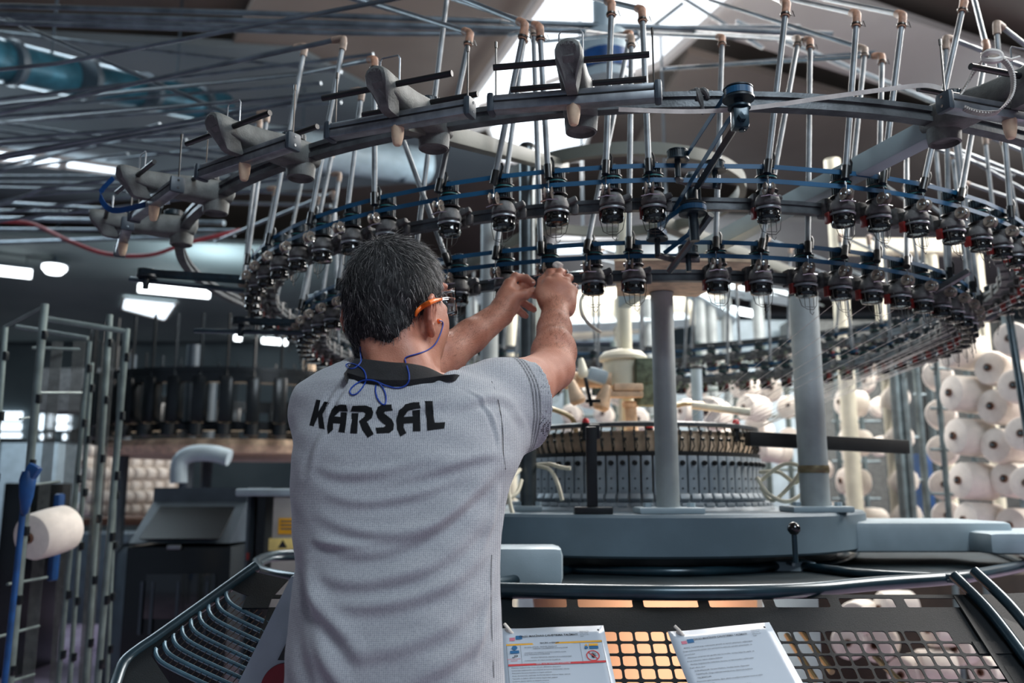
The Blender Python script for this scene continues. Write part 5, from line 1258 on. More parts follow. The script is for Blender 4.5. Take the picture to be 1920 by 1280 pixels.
# placket / side seam threads: shoulder seam line of the sleeve
sm = catmull([on_shirt(x, y, .0009) for x, y in ((922, 715), (934, 750), (942, 800), (944, 850), (948, 880))], 8); b = MB(); b.tube([p-MO for p in sm], .0006, 5); b.build('sleeve_seam', M['print'], man)
sm = catmull([on_shirt(x, y, .0009) for x, y in ((922, 1040), (921, 1100), (922, 1180), (926, 1270))], 8); b = MB(); b.tube([p-MO for p in sm], .0005, 5); b.build('side_seam', M['print'], man)
# printed word KARSAL across the shoulders
LET = {'K1': [(593, 748.5), (601, 750), (597, 771), (608, 752.5), (618.5, 754), (605, 775.5), (609, 804.5), (598, 802), (596, 781), (588, 799), (580, 797)],
       'A1': [(628, 760), (640, 758), (649.5, 759), (652, 771), (637, 770.5), (627, 780), (638.5, 781), (639, 772.5), (650.5, 773), (649, 793), (646.5, 811), (634, 809.5), (637.5, 794), (624.5, 793), (624.5, 805), (614.5, 814), (613, 800), (616, 783), (621, 769)],
       'R1': [(659.5, 774), (672, 774), (671, 793), (669.5, 812.5), (656.5, 812)], 'R2': [(661, 760.5), (685, 759.5), (697, 764), (700, 773), (697.5, 783), (688, 790), (701, 813.5), (689.5, 820.5), (679, 806), (673, 789), (683, 781), (685, 774.5), (681, 772), (657, 771)],
       'S1': [(708, 763), (716, 758.5), (734, 758), (736.5, 769.5), (722, 771), (720, 774), (735, 786), (739, 795), (738, 805), (730, 811.5), (706, 812.5), (704, 801.5), (720, 800.5), (723, 797), (708, 783), (704.5, 773)],
       'A2': [(760, 757.5), (775, 753.5), (786.5, 753.5), (789, 765), (776, 767), (765, 770), (757, 781.5), (774, 780), (773, 769.5), (787.5, 767.5), (788, 787), (788.5, 808), (774, 808.5), (774, 793), (757.5, 794), (757, 801), (762, 811.5), (750.5, 818.5), (744, 804), (743, 786), (748, 769)],
       'L1': [(796.5, 751.5), (811.5, 751.5), (813, 777), (815, 792), (835, 791), (833, 803), (801, 807), (799, 780)]}
pr = empty('printed_lettering'); pr.parent = man
b = MB()
for nm, poly in LET.items():
    pts = [Vector((x, y)) for x, y in poly]; nP = len(pts); edges = [(i, (i+1) % nP) for i in range(nP)]
    xs = [p.x for p in pts]; ys = [p.y for p in pts]
    def inside(x, y):
        c = False
        for i in range(nP):
            a, d_ = pts[i], pts[i-1]
            if (a.y > y) != (d_.y > y) and x < (d_.x-a.x)*(y-a.y)/(d_.y-a.y)+a.x: c = not c
        return c
    extra = [Vector((x, y)) for x in np.arange(min(xs)+1, max(xs), 2.6) for y in np.arange(min(ys)+1, max(ys), 2.6) if inside(x, y)]
    r = delaunay_2d_cdt(pts+extra, edges, [], 1, 1e-4)
    vv = [on_shirt(p.x, p.y, .0007)-MO for p in r[0]]; ff = [tuple(f) for f in r[2] if inside(sum(r[0][i].x for i in f)/len(f), sum(r[0][i].y for i in f)/len(f))]
    b.add(vv, ff)
bpy.data.objects.remove(pr)
pl_ = b.build('printed_lettering', M['print'], man); tag(pl_, 'black printed word KARSAL')
# ---- safety glasses, ear plugs and cord
b = MB(); bh = BVHTree.FromPolygons([Vector(v) for v in np.concatenate([vh2, vb])], [tuple(f) for f in np.concatenate([fh, fb_+len(vh2)])])
def on_head(px, py, h):
    r = ray(px, py).normalized(); hit = bh.ray_cast(Vector((0, 0, CZ)), r); return hit[0]-r*h if hit[0] is not None and hit[0].y < 1.6 else at(px, py, 1.45)
arm_p = [on_head(779, 592, .004), on_head(783, 583, .006), on_head(793, 574, .008), on_head(806, 567, .009), on_head(817, 563, .008), at(827, 561, on_head(817, 563, .0).y+.012)]
w_ = catmull(arm_p, 5); nn_ = len(w_); b.tube([p-MO for p in w_], [.0024+.0022*math.sin(PI*i/(nn_-1)) for i in range(nn_)], 10)
gls = b.build('glasses_temple', M['orange'], man)
b = MB(); b.tube([p-MO for p in catmull([at(826, 561, 1.455), at(838, 559, 1.475), at(852, 560, 1.50)], 4)], .0022, 8); b.build('glasses_hinge', M['lens'], man)
b = MB(); Vs, F = [], []; nI, nJ = 14, 6
for i in range(nI+1):
    a = -1.25+2.5*i/nI
    for j in range(nJ+1):
        u2 = .014-.050*j/nJ; rr2 = .078; fo = .052+.060*math.cos(a*.8); Vs.append(Vector(hd(math.sin(a)*rr2, fo, u2+.004))-MO)
for i in range(nI):
    for j in range(nJ): F.append((i*(nJ+1)+j, i*(nJ+1)+j+1, (i+1)*(nJ+1)+j+1, (i+1)*(nJ+1)+j))
b.add(Vs, F); ln = b.build('glasses_lens', M['lens'], man); md = ln.modifiers.new('t', 'SOLIDIFY'); md.thickness = .0016
ep = Vector(hd(.083, -.010, -.022)); epx = on_head(822.5, 602, .001)
b = MB(); b.lathe([(0, .006), (.003, .005), (.0045, 0), (.0045, -.006), (0, -.008)], epx-MO, rot_to((.6, -.8, .1)), n=14); b.build('ear_plug', M['orange'], man)
epl = Vector(hd(-.085, -.004, -.050)); b = MB(); b.lathe([(0, .006), (.003, .005), (.0045, 0), (0, -.008)], epl-MO, rot_to((-1, -.3, .1)), n=12); b.build('ear_plug', M['orange'], man)
# cord: a photographed run laid over ear, neck, collar and shirt
allV = [Vector(v) for v in vs]+[Vector(v) for v in vb]+COLV+[Vector(v) for v in vh2]
o1, o2, o3 = len(vs), len(vs)+len(vb), len(vs)+len(vb)+len(COLV)
ba = BVHTree.FromPolygons(allV, [tuple(f) for f in fs]+[tuple(f+o1) for f in fb_]+[tuple(x+o2 for x in f) for f in COLF]+[tuple(f+o3) for f in fh])
def lay(pts, closed=False):
    P2 = catmull([Vector((x, y, 0)) for x, y in pts], 7, closed); out = []; last = 1.40
    for p in P2:
        r = ray(p.x, p.y).normalized(); hit = ba.ray_cast(Vector((0, 0, CZ)), r)
        Y = hit[0].y-.0022 if hit[0] is not None and hit[0].y < 1.56 else last
        Y = min(Y, last+.012); Y = max(Y, last-.012); last = Y; out.append(Y)
    # smooth the depth a little, never deeper than the surface
    sm = [min(out[k], sum(out[max(0, k-2):k+3])/len(out[max(0, k-2):k+3])) for k in range(len(out))]
    return [at(p.x, p.y, sm[k])-MO for k, p in enumerate(P2)]
run = [(824, 601), (829.5, 603), (830, 612), (824, 630), (815, 646), (800, 657), (783, 663), (768, 667), (760, 671), (760, 677), (764, 690), (767, 702), (766, 715), (758, 724), (742, 727), (722, 722), (706, 715), (692, 712), (678, 714), (664, 722), (656, 732), (659, 739), (668, 738), (678, 728), (685, 716), (686, 704), (680, 692), (668, 684), (656, 681), (649, 684), (654, 690), (664, 690), (672, 684), (677, 676), (676, 664), (676, 650)]
b = MB(); b.tube(lay(run), .0012, 7); b.build('ear_plug_cord', M['cord'], man)
b = MB(); b.tube(lay([(706, 716), (704, 730), (707, 745), (714, 755), (721, 758), (724, 750), (722, 736), (716, 724), (709, 716)]), .0012, 7); b.build('cord_loop', M['cord'], man)
# ---- trousers and shoes below the frame
Tf = Field((-.46, 1.16, .06), (.02, 1.62, 1.02), .008)
hc = np.array([(MO.x), 1.38, .93]); Tf.ell(hc, (.175, .125, .14), None, .03)
for s in (-1, 1):
    hp, kn, ft = hc+np.array([s*.085, 0, -.04]), np.array([MO.x+s*.11, 1.40, .50]), np.array([MO.x+s*.13, 1.37, .11])
    Tf.cap(hp, kn, .088, .066, .03); Tf.cap(kn, ft, .066, .055, .02)
vt, ft_ = Tf.surface(); np_mesh('trousers', relax(vt, ft_, 2)-np.array(MO), ft_, M['trouser'], man)
for s in (-1, 1):
    b = MB(); x = s*.13; Vs, F = [], []
    secs = [(-.07, .032, .085), (-.03, .040, .09), (.04, .040, .075), (.11, .046, .05), (.17, .040, .04), (.20, .02, .028)]
    for (y, hw, h_) in secs:
        for k_ in range(10):
            a = 2*PI*k_/10; Vs.append((x+hw*math.cos(a), y, h_/2+h_/2*math.sin(a)))
    for i in range(len(secs)-1):
        for k_ in range(10): F.append((i*10+k_, i*10+(k_+1) % 10, (i+1)*10+(k_+1) % 10, (i+1)*10+k_))
    F += [tuple(range(10)), tuple(50+k_ for k_ in range(10))]; b.add(Vs, F); b.build('shoe', M['black'], man)
# ================================================================ CREELS, CONES AND THE HALL BEHIND
def make_cone():
    r = empty('yarn_cone')
    b = MB(); b.lathe([(.018, -.002), (.060, 0), (.078, .006), (.083, .016), (.0865, .10), (.084, .158), (.076, .170), (.055, .176), (.018, .174)], n=30)
    b.build('wound_yarn', M['yarn'], r)
    b = MB(); b.lathe([(.0135, -.012), (.0185, -.012), (.0165, .185), (.012, .185), (.0135, -.012)], n=16); b.lathe([(0, .01), (.014, .01)], n=16); b.build('cardboard_core', M['core'], r)
    return r
cone0 = make_cone(); cone_used = False; PEGS = []
def cone(px, py, Y, s, label, yawd=62, pitch=-4, group=None):
    """front face centre at a place, axis running back to the right"""
    global cone_used
    c = cone0 if not cone_used else copy_tree(cone0); cone_used = True
    a = math.radians(yawd); d = V(math.sin(a), math.cos(a), math.sin(math.radians(pitch)))
    c.location = at(px, py, Y); c.rotation_mode = 'XYZ'; c.rotation_euler = rot_to(d).to_euler(); c.scale = (s, s, s); PEGS.append((Vector(c.location), d.normalized(), s)); return tag(c, label, 'yarn cone', group)
RO = ['top', 'second', 'third', 'fourth', 'bottom']
for k, (x, y) in enumerate(((1774, 655), (1781, 736), (1789, 817), (1798, 900), (1808, 975))):
    cone(x, y, 4.15, 1.06, 'white yarn cone with a brown hole, %s in the nearest column at the right' % RO[k], 80)
for k, (x, y) in enumerate(((1853, 689), (1858, 761), (1864, 834), (1884, 897), (1893, 985))):
    cone(x, y, 4.0, .98, 'white yarn cone with a wide dark hole, %s in the column at the right edge' % RO[k], 64)
for k, (x, y) in enumerate(((1893, 634), (1901, 722), (1915, 812), (1925, 905))):
    cone(x, y, 3.8, .92, 'white yarn cone cut by the picture edge, %s of those behind the slanting teal tube' % (RO+['x'])[k], 52)
for k, (x, y) in enumerate(((1757, 700), (1763, 774), (1766, 842), (1770, 908), (1776, 966))):
    cone(x, y, 4.6, .92, 'white yarn cone half hidden behind the nearest right column, %s of five' % RO[k], 30)
for k, (x, y) in enumerate(((1574, 753), (1581, 827), (1577, 901), (1610, 975))):
    cone(x, y, 5.6, 1.0, 'white yarn cone pointing left, %s in the column right of the thick post' % (RO[k] if k < 3 else 'lowest'), 80)
for k, (x, y) in enumerate(((1592, 788), (1596, 862), (1606, 930), (1620, 712))):
    cone(x, y, 6.1, .95, 'shaded white yarn cone tucked behind the column right of the thick post, ' + ('upper one', 'middle one', 'lower one', 'highest one')[k], 20)
for k, (x, y) in enumerate(((1683, 744), (1691, 820), (1699, 901), (1705, 966))):
    cone(x, y, 5.3, .95, 'white yarn cone seen end-on through hanging yarns, %s of four' % (RO[k] if k < 3 else 'lowest'), 12)
BC = ((1325, 772, 5.0, 1.1, 35), (1196, 785, 5.6, .9, 4), (1395, 763, 5.2, .95, 60), (1412, 806, 5.45, .95, 40), (1384, 722, 5.5, .95, 50), (1276, 770, 5.6, .95, 70), (1335, 822, 5.2, .9, 60), (1225, 822, 5.8, .9, 30), (1226, 730, 6.0, .9, 20),
                            (1300, 725, 5.9, .9, 20), (1446, 728, 5.75, .9, 15), (1450, 845, 5.6, .9, 40), (1422, 842, 5.4, .85, 60), (1478, 760, 5.9, .85, 15), (1480, 820, 5.9, .85, 15), (1155, 740, 5.9, .8, 30), (1130, 775, 5.9, .8, 15), (1165, 812, 5.9, .8, 50), (1090, 745, 6, .8, 60), (1068, 775, 6, .8, 20), (1066, 812, 6, .8, 30),
                            (1640, 690, 6.1, .85, 20), (1655, 760, 6.3, .85, 10), (1655, 835, 6.3, .85, 10), (1545, 880, 6.2, .85, 10), (1560, 960, 6.3, .85, 40), (1350, 690, 6.3, .8, 30), (1010, 700, 6.3, .8, 30))
BCs = sorted([c[0]*10000+c[1] for c in BC if c[0] < 1500]); BCr = sorted([c[0]*10000+c[1] for c in BC if c[0] >= 1500])
for (x, y, Y, s, yw) in BC:
    key = x*10000+y
    cone(x, y, Y, s, 'blurred white yarn cone in the creel behind the needle cylinder, %s from the left' % ORD[BCs.index(key)] if x < 1500 else 'blurred white yarn cone deep in the right creel, %s from the left' % ORD[BCr.index(key)], yw, -3,
         'cones in the creel behind the cylinder' if x < 1500 else 'cones deep in the right creel')
# creel frames
def creel(label, posts, rails, name='creel_frame', m='creel'):
    o0 = Vector(posts[0][1]); t = empty(name, o0)
    for a, c_, r in posts:
        b = MB(); b.tube([Vector(a)-o0, Vector(c_)-o0], r, 10); b.build('upright', M[m], t)
    for a, c_, r in rails:
        b = MB(); b.tube([Vector(a)-o0, Vector(c_)-o0], r, 8); b.build('crossbar', M[m], t)
    return tag(t, label, 'creel')
def vpost(px, py0, Y, r, z1=None):
    t = at(px, py0, Y); return (t, V(t.x, t.y, 0), r)
def prow(Y, xs, top, r): return [vpost(x, top, Y, r) for x in xs]
CR1 = creel('grey steel creel frame carrying the nearest cones at the right', prow(4.35, (1745, 1800, 1880, 1960), 560, .014), [(at(1745, y, 4.35), at(1960, y+6, 4.35), .008) for y in (690, 765, 842, 925, 990)])
CR2 = creel('grey creel frame behind the thick right post, with its cones pointing left', prow(5.9, (1560, 1605, 1650), 640, .018)+prow(5.2, (1668, 1682), 600, .028), [(at(1560, y, 5.9), at(1650, y, 5.9), .01) for y in (700, 790, 865, 935)])
CR3 = creel('blurred creel frame seen end-on between the two right cone columns', prow(5.35, (1712, 1734), 620, .022), [(at(1712, y, 5.35), at(1734, y, 5.35), .012) for y in (660, 740, 820, 900, 970)])
CR4 = creel('blurred creel frame with cones behind the needle cylinder', prow(6.2, (1060, 1150, 1240, 1310, 1375, 1430, 1470, 1500), 640, .02), [(at(1060, y, 6.2), at(1500, y, 6.2), .012) for y in (680, 730, 780, 830, 880)], m='creel_pale')
b = MB(); b.tube([at(1888, 570, 3.3), at(1925, 800, 3.2), at(1950, 1000, 3.1)], .0145, 12); tag(b.build('slanting_tube', M['guard_tube']), 'slanting teal tube crossing the cones at the right edge', 'tube')
CR1['peg_y'] = 4.35; CR2['peg_y'] = 5.9; CR3['peg_y'] = 5.35; CR4['peg_y'] = 6.2
for nm, x0, x1, Y, n_, lab in (('yarn_curtain', 1640, 1668, 5.0, 14, 'bundle of thin yarns hanging straight in front of the grey right creel posts'), ('yarn_curtain', 1682, 1735, 4.9, 12, 'bundle of thin yarns hanging in front of the end-on cones'), ('yarn_curtain', 1480, 1500, 5.2, 8, 'thin hanging yarns just left of the thick right post')):
    b = MB()
    for i in range(n_):
        x = x0+(x1-x0)*i/(n_-1); p = at(x, 600, Y); b.tube([p, V(p.x+.01, p.y, .2)], .0016, 4)
    tag(b.build(nm, M['cast']), lab, 'yarn', None, 'stuff')
for fr, ps in ((CR1, PEGS[0:19]), (CR2, PEGS[19:26]), (CR3, PEGS[26:30]), (CR4, PEGS[30:])):
    o0 = Vector(fr.location)
    for c_, d_, s_ in ps:
        e_ = c_+d_*.22*s_; b = MB(); b.tube([c_-d_*.02-o0, e_-o0, V(e_.x, max(e_.y, fr['peg_y']), e_.z)-o0], .006, 6); b.build('cone_peg', M['creel'], fr)
for fr in (CR1, CR2, CR3, CR4): del fr['peg_y']
# dark equipment and panels behind
def blk(name, x0, x1, y0, y1, Y, depth, m, label, cat, bev=.01, extra=None):
    A, B_ = at(x0, y1, Y), at(x1, y0, Y)
    if name not in ('blue_cloth', 'pallet', 'partition_panel', 'grey_partition') and (name != 'distant_machine' or y0 > 800): A.z = 0
    c = V((A.x+B_.x)/2, Y+depth/2, (A.z+B_.z)/2); b = MB(); b.box((0, 0, 0), (B_.x-A.x, depth, B_.z-A.z), bev=bev)
    o = b.build(name, M[m]); o.location = c; return tag(o, label, cat)
gn = empty('gantry_frame', at(1590, 462, 5.4)); G0 = gn.location.copy()
b = MB(); A, B_ = at(1580, 476, 5.4), at(1835, 450, 5.4); b.box((A+B_)/2-G0, (B_.x-A.x, .1, B_.z-A.z), bev=.008); b.build('cross_beam', M['cream'], gn)
for x in (1560, 1645, 1745, 1830):
    p = at(x, 300 if x == 1560 else 470, 5.4); b = MB(); b.tube([p-G0, V(p.x, p.y, 0)-G0], .05 if x == 1560 else .035, 12); b.build('gantry_post', M['cream'], gn)
tag(gn, 'pale gantry beam on posts behind the right flank of the feeder rings', 'gantry')
gn2 = empty('gantry_frame', at(1150, 520, 6.8)); G0 = gn2.location.copy()
for x0, y0, x1, y1 in ((1290, 545, 1380, 600), (1340, 540, 1480, 560), (1060, 610, 1290, 600), (880, 560, 1100, 520)):
    b = MB(); b.tube([at(x0, y0, 6.8)-G0, at(x1, y1, 6.8)-G0], .06, 4); b.build('cross_beam', M['greyblue'], gn2)
for x in (1312, 1332, 1360, 1160, 1215, 1420, 960, 886):
    p = at(x, 560, 6.8); b = MB(); b.tube([p-G0, V(p.x, p.y, 0)-G0], .045, 10); b.build('gantry_post', M['cream'] if x in (1160, 960) else M['post'], gn2)
tag(gn2, 'blurred pale pipe frame standing behind the needle cylinder', 'gantry')
blk('dark_locker', 1735, 1765, 690, 850, 6.4, .4, 'cab_dark', 'dark locker standing behind the cones at the right', 'locker')
blk('blue_crate', 1735, 1752, 850, 960, 6.2, .3, 'blue', 'blue crate low behind the cones at the right', 'crate')
blk('partition_panel', 1330, 1500, 600, 660, 9, .1, 'greyblue', 'pale partition panel far behind the cylinder', 'panel')
blk('machine_cover', 960, 1500, 690, 900, 8.0, .3, 'greyblue', 'blurred pale grey machine side far behind the cylinder', 'machine cover')
blk('machine_cover', 1500, 2000, 600, 1000, 8.6, .3, 'cast', 'blurred grey machine side behind the right creels', 'machine cover')
# overhead lint blower above the machine
lb = empty('lint_blower', (MX+.0, MY+.3, 3.05)); 
b = MB(); b.lathe([(0, -.06), (.06, -.06), (.115, -.02), (.12, .16), (.10, .20), (.05, .22), (.045, 3.1), (0, 3.1)], n=30); b.build('motor_drum', M['greyblue'], lb)
b = MB(); b.lathe([(.121, .02), (.123, .06), (.121, .10)], n=30); b.build('blue_band', M['blue'], lb)
tag(lb, 'pale round lint blower hanging on a pipe from the roof behind the middle roller unit', 'blower')
# conduits crossing the hall overhead
CD = [((-40, 10, 3.6), (640, 30, 3.3), (1560, 64, 3.5), .012, 'top'), ((-40, 26, 3.5), (640, 44, 3.3), (1500, 72, 3.5), .013, 'second'), ((-40, 42, 3.5), (640, 62, 3.3), (980, 62, 3.4), .010, 'third'), ((-30, 34, 4.2), (640, 52, 4.0), (1500, 50, 4.2), .012, 'fourth')]
for a, m_, c_, r, n_ in CD: pipe_thing('conduit', [at(*a)+(at(*a)-at(*m_))*.8, at(*a), at(*m_), at(*c_)], r, M['tube_far'], 'long grey conduit across the top of the picture, %s of the bundle' % n_, 'conduit', smooth=5)
LN = [((0, 60), (640, 135), 4.4, .010), ((5, 33), (440, 218), 3.2, .0085), ((0, 186), (700, 102), 3.3, .008), ((0, 198), (632, 130), 3.5, .008), ((0, 204), (602, 156), 3.8, .008), ((0, 218), (612, 182), 3.8, .009), ((0, 230), (640, 192), 4.0, .008), ((45, 236), (455, 292), 4.2, .009), ((0, 246), (470, 308), 4.2, .009),
      ((0, 322), (300, 232), 4.4, .008), ((0, 310), (430, 226), 4.4, .008), ((0, 318), (240, 288), 4.4, .008), ((0, 330), (250, 330), 4.6, .009), ((0, 342), (240, 344), 4.6, .009), ((0, 352), (240, 358), 4.8, .010), ((430, 326), (572, 332), 4.4, .009), ((430, 356), (600, 366), 4.6, .010), ((430, 380), (620, 386), 4.8, .012), ((0, 380), (200, 392), 5.4, .014), ((0, 395), (220, 400), 5.4, .012), ((0, 430), (440, 432), 5.8, .014), ((0, 410), (420, 418), 6, .02), ((1240, 130), (1640, 98), 3.6, .009), ((200, 300), (560, 260), 4.6, .008), ((0, 275), (350, 262), 4.8, .008), ((0, 455), (440, 440), 6.4, .016), ((1280, 6), (1160, 100), 4.6, .012), ((1270, -10), (1430, 90), 5.0, .012), ((1380, 40), (1920, 260), 5.2, .015), ((640, -8), (880, 58), 2.6, .0085)]
PLN = ['upper', 'middle', 'lower']
LEFT = sorted([l for l in LN if l[0][0] <= 45], key=lambda l: l[0][1]); OTH = [l for l in LN if l[0][0] > 45]
for i, ((x0, y0), (x1, y1), Y, r) in enumerate(LN):
    steep = 'rising to the right' if y1 < y0-4 else ('falling to the right' if y1 > y0+4 else 'running level')
    where = 'at the left' if x1 < 800 and x0 < 300 else ('left of the rings' if x1 < 800 else 'above the machine')
    A_, B2 = at(x0, y0, Y+.5 if x0 < 300 else Y), at(x1, y1, Y)
    if x0 <= 45: A_ = A_+(A_-B2)*.9
    pipe_thing('conduit', [A_, B2], r, M['tube_far'], ('thin grey conduit from the left edge, %s from the top, %s' % (ORD[LEFT.index(LN[i])], steep)) if LN[i] in LEFT else ('thin grey conduit %s, %s of the short ones, %s' % (where, ORD[OTH.index(LN[i])], steep)), 'conduit', 8)
pipe_thing('air_hose', [at(-10, 414, 5), at(60, 420, 5), at(130, 452, 4.8), at(200, 476, 4.7), at(280, 478, 4.6), at(350, 456, 4.5), at(450, 432, 4.5)], .012, M['hose_red'], 'dark red hose sagging below the roller units at the left', 'hose', smooth=6)
# ---- left: ladder-like creels with yarns
def lad(label, posts, rungs, name='ladder_creel'):
    o0 = Vector(posts[0][1]); t = empty(name, o0)
    for a, c_, r in posts:
        b = MB(); b.tube([a-o0, c_-o0], r, 10); u = b.build('upright', M['creel_pale'], t)
        for i in range(9):
            c = MB(); p = a.lerp(c_, (i+.5)/9); c.box(p-o0+V(.012, -.004, 0), (.014, .02, .03), bev=.003); c.build('clip', M['cab_dark'], u)
    for a, c_, r in rungs:
        b = MB(); b.tube([a-o0, c_-o0], r, 8); b.build('rung', M['creel_pale'], t)
    return tag(t, label, 'creel')
def lp_(x0, y0, x1, y1, Y, r):
    a = at(x0, y0, Y); k = at(x1, y1, Y); d = (k-a); n_ = a.z/-d.z*1.0; e = a+d*n_; return (a, e, r)
lad('tall greenish ladder creel at the far left, its front upright leaning across the blurred windows', [lp_(84, 570, 17, 1290, 2.9, .0135), lp_(168, 640, 108, 1290, 3.3, .009), lp_(10, 612, -40, 1290, 3.0, .010)],
    [(at(66, 736, 2.95), at(152, 736, 3.2), .005), (at(60, 652, 3.3), at(150, 655, 3.4), .006), (at(36, 785, 2.9), at(72, 780, 3), .004), (at(50, 910, 2.95), at(112, 902, 3.2), .0045), (at(14, 1095, 2.95), at(88, 1082, 3.2), .005), (at(-5, 1194, 2.95), at(73, 1173, 3.2), .005), (at(10, 1280, 2.95), at(64, 1264, 3.2), .005), (at(10, 612, 3), at(84, 574, 2.9), .006)])
lad('second ladder creel left of the dark cabinet, joined at the top by a pale rail', [lp_(238, 616, 182, 1290, 3.1, .0115), lp_(206, 590, 160, 1290, 3.3, .012), lp_(172, 680, 130, 1290, 3.4, .009), lp_(225, 700, 200, 1290, 3.6, .008)],
    [(at(90, 598, 3.0), at(240, 622, 3.1), .010), (at(30, 612, 3.4), at(165, 634, 3.4), .008)])
for nm, x0, x1, xb0, xb1, Y, n_, lab in (('yarn_curtain', 98, 118, 40, 62, 3.4, 16, 'grey bundle of yarns hanging between the uprights of the far left creel'), ('yarn_curtain', 138, 160, 92, 112, 3.6, 14, 'grey bundle of yarns left of the second ladder creel'), ('yarn_curtain', 192, 216, 146, 168, 3.5, 18, 'grey bundle of yarns inside the second ladder creel')):
    b = MB()
    for i in range(n_):
        f_ = i/(n_-1); a = at(x0+(x1-x0)*f_, 640, Y); k = at(xb0+(xb1-xb0)*f_, 1290, Y); b.tube([a, k], .0011, 4)
    tag(b.build(nm, M['cast']), lab, 'yarn', None, 'stuff')
b = MB(); b.tube([at(50, 888, 2.7), at(30, 1080, 2.7), at(6, 1300, 2.7)], .009, 10); bp_ = b.build('blue_pole', M['blue']); tag(bp_, 'blue pole with a blue cloth tied at its head, at the far left', 'pole')
b = MB(); b.lathe([(0, .035), (.018, .028), (.024, .0), (.020, -.05), (.010, -.10), (0, -.11)], at(52, 900, 2.69), n=12); b.box(at(60, 885, 2.69), (.04, .03, .05), Matrix.Rotation(.5, 3, 'Y'), bev=.01); b.build('tied_cloth', M['blue'], bp_)
cone(56, 1008, 3.1, 1.0, 'single cream yarn cone on the left ladder creel, behind the blue pole', 16, 10)
blk('blue_cloth', 86, 112, 925, 1090, 3.42, .05, 'blue', 'blue cloth hanging behind the left ladder creel', 'cloth')
# blurred pallet of wrapped cones beyond the ladders
k = 0
for r_i in range(7):
    for c_i in range(9):
        x, y = 152+c_i*22+(r_i % 2)*8, 822+r_i*22
        if (x < 330) : cone(x, y, 7.5+(.1*c_i), .72, 'pale stacked cone beyond the ladder creels, %s row from top, %s from left' % (ORD[r_i], ORD[c_i]), 10, 0, 'stacked cones beyond the ladder creels')
blk('pallet', 140, 340, 972, 985, 7.6, 1.0, 'core', 'wooden pallet under the blurred stack of cones', 'pallet', .005)
for (x0, x1, y0, y1, Y, m_, lb_) in ((0, 60, 905, 990, 6.5, 'cab_dark', 'dark blurred machine base behind the blue pole'), (0, 110, 830, 850, 9, 'greyblue', 'pale strip of blurred machine below the left windows'), (60, 240, 690, 770, 10, 'cast_dark', 'dark blurred machine top behind the ladder creels'), (118, 240, 1000, 1030, 9, 'cab_edge', 'low dark blurred shape on the floor beyond the ladders')):
    blk('distant_machine', x0, x1, y0, y1, Y, .6, m_, lb_, 'machine')
# ---- second knitting machine, left of the man
m2 = empty('distant_knitting_machine', (at(420, 900, 6.0).x, 6.6, 0)); Q0 = m2.location.copy()
zr = at(400, 770, 5.6).z
b = MB(); b.lathe(ring_prof(1.15, .03, .05), (0, 0, zr+.22), n=60); b.lathe(ring_prof(1.02, .03, .03), (0, 0, zr-.10), n=60); b.build('feeder_rail', M['cab_dark'], m2)
blk0 = None
for i in range(44):
    a = 2*PI*i/44; b = None
    if blk0 is None:
        b = MB(); b.box((0, -1.15, zr+.06), (.085, .10, .30), bev=.02); b.lathe([(0, .0), (.05, 0), (.05, -.07), (0, -.08)], (0, -1.2, zr-.10), n=10); b.tube([(0, -1.17, zr+.2), (0, -1.17, zr+.62)], .010, 6); blk0 = b.build('dark_feeder', M['cab_dark'], m2)
    else:
        c = blk0.copy(); COL.objects.link(c); c.parent = m2; c.rotation_euler = (0, 0, a)
b = MB(); b.lathe([(0, 0), (1.0, 0), (1.02, .05), (1.0, .09), (0, .09)], (0, 0, at(400, 842, 5.6).z-.02), n=60); b.build('bed_plate', M['beige'], m2)
b = MB(); b.lathe([(0, 0), (.52, 0), (.5, .25), (0, .25)], (0, 0, 1.05), n=40); b.build('needle_cylinder', M['cambox'], m2)
for th in (-60, -10, 40, 120, 220):
    a = math.radians(th); b = MB(); b.tube([(.9*math.sin(a), -.9*math.cos(a), 0), (.9*math.sin(a), -.9*math.cos(a), 2.3)], .045, 12); b.build('post', M['beige'] if th == 40 else M['cab_edge'], m2)
b = MB(); b.lathe([(.85, 0), (.9, .05), (.9, .9), (.86, .95)], (0, 0, 0), n=40); b.build('base_drum', M['cab_edge'], m2)
b = MB(); b.tube(catmull([at(335, 905, 5.2)-Q0, at(338, 865, 5.2)-Q0, at(362, 850, 5.2)-Q0, at(400, 850, 5.2)-Q0, at(430, 858, 5.2)-Q0], 5), .05, 12); b.build('white_duct', M['greyblue'], m2)
tag(m2, 'dark blurred knitting machine with a beige bed ring, behind the left shoulder of the man', 'knitting machine')
# ---- black cabinet with sloping window
cb = empty('dark_cabinet', V(at(335, 1030, 4.3).x, 4.5, 0)); K0 = cb.location.copy()
def cbx(name, x0, x1, y0, y1, Y, dep_, m, par, bev=.01):
    A, B_ = at(x0, y1, Y), at(x1, y0, Y); b = MB(); b.box(V((A.x+B_.x)/2, Y+dep_/2, (A.z+B_.z)/2)-K0, (B_.x-A.x, dep_, B_.z-A.z), bev=bev); return b.build(name, M[m], par)
A, B_ = at(238, 1024, 4.3), at(434, 1018, 4.3); b = MB(); b.box(V((A.x+B_.x)/2, 4.65, A.z/2)-K0, (B_.x-A.x, .7, A.z), bev=.012); b.build('lower_body', M['cab_dark'], cb)
yz = [(4.3, at(300, 1018, 4.3).z), (4.55, at(300, 940, 4.55).z), (4.55, at(300, 914, 4.55).z), (5.0, at(300, 914, 4.55).z), (5.0, A.z)]
b = MB(); b.prism(yz, A.x+.01, B_.x-.01, lambda u, v, h: V(h, u, v)-K0); b.build('upper_body', M['cab_edge'], cb)
w0, w1 = V(0, yz[0][0]-.004, yz[0][1]+.02), V(0, yz[1][0]-.004, yz[1][1]-.01)
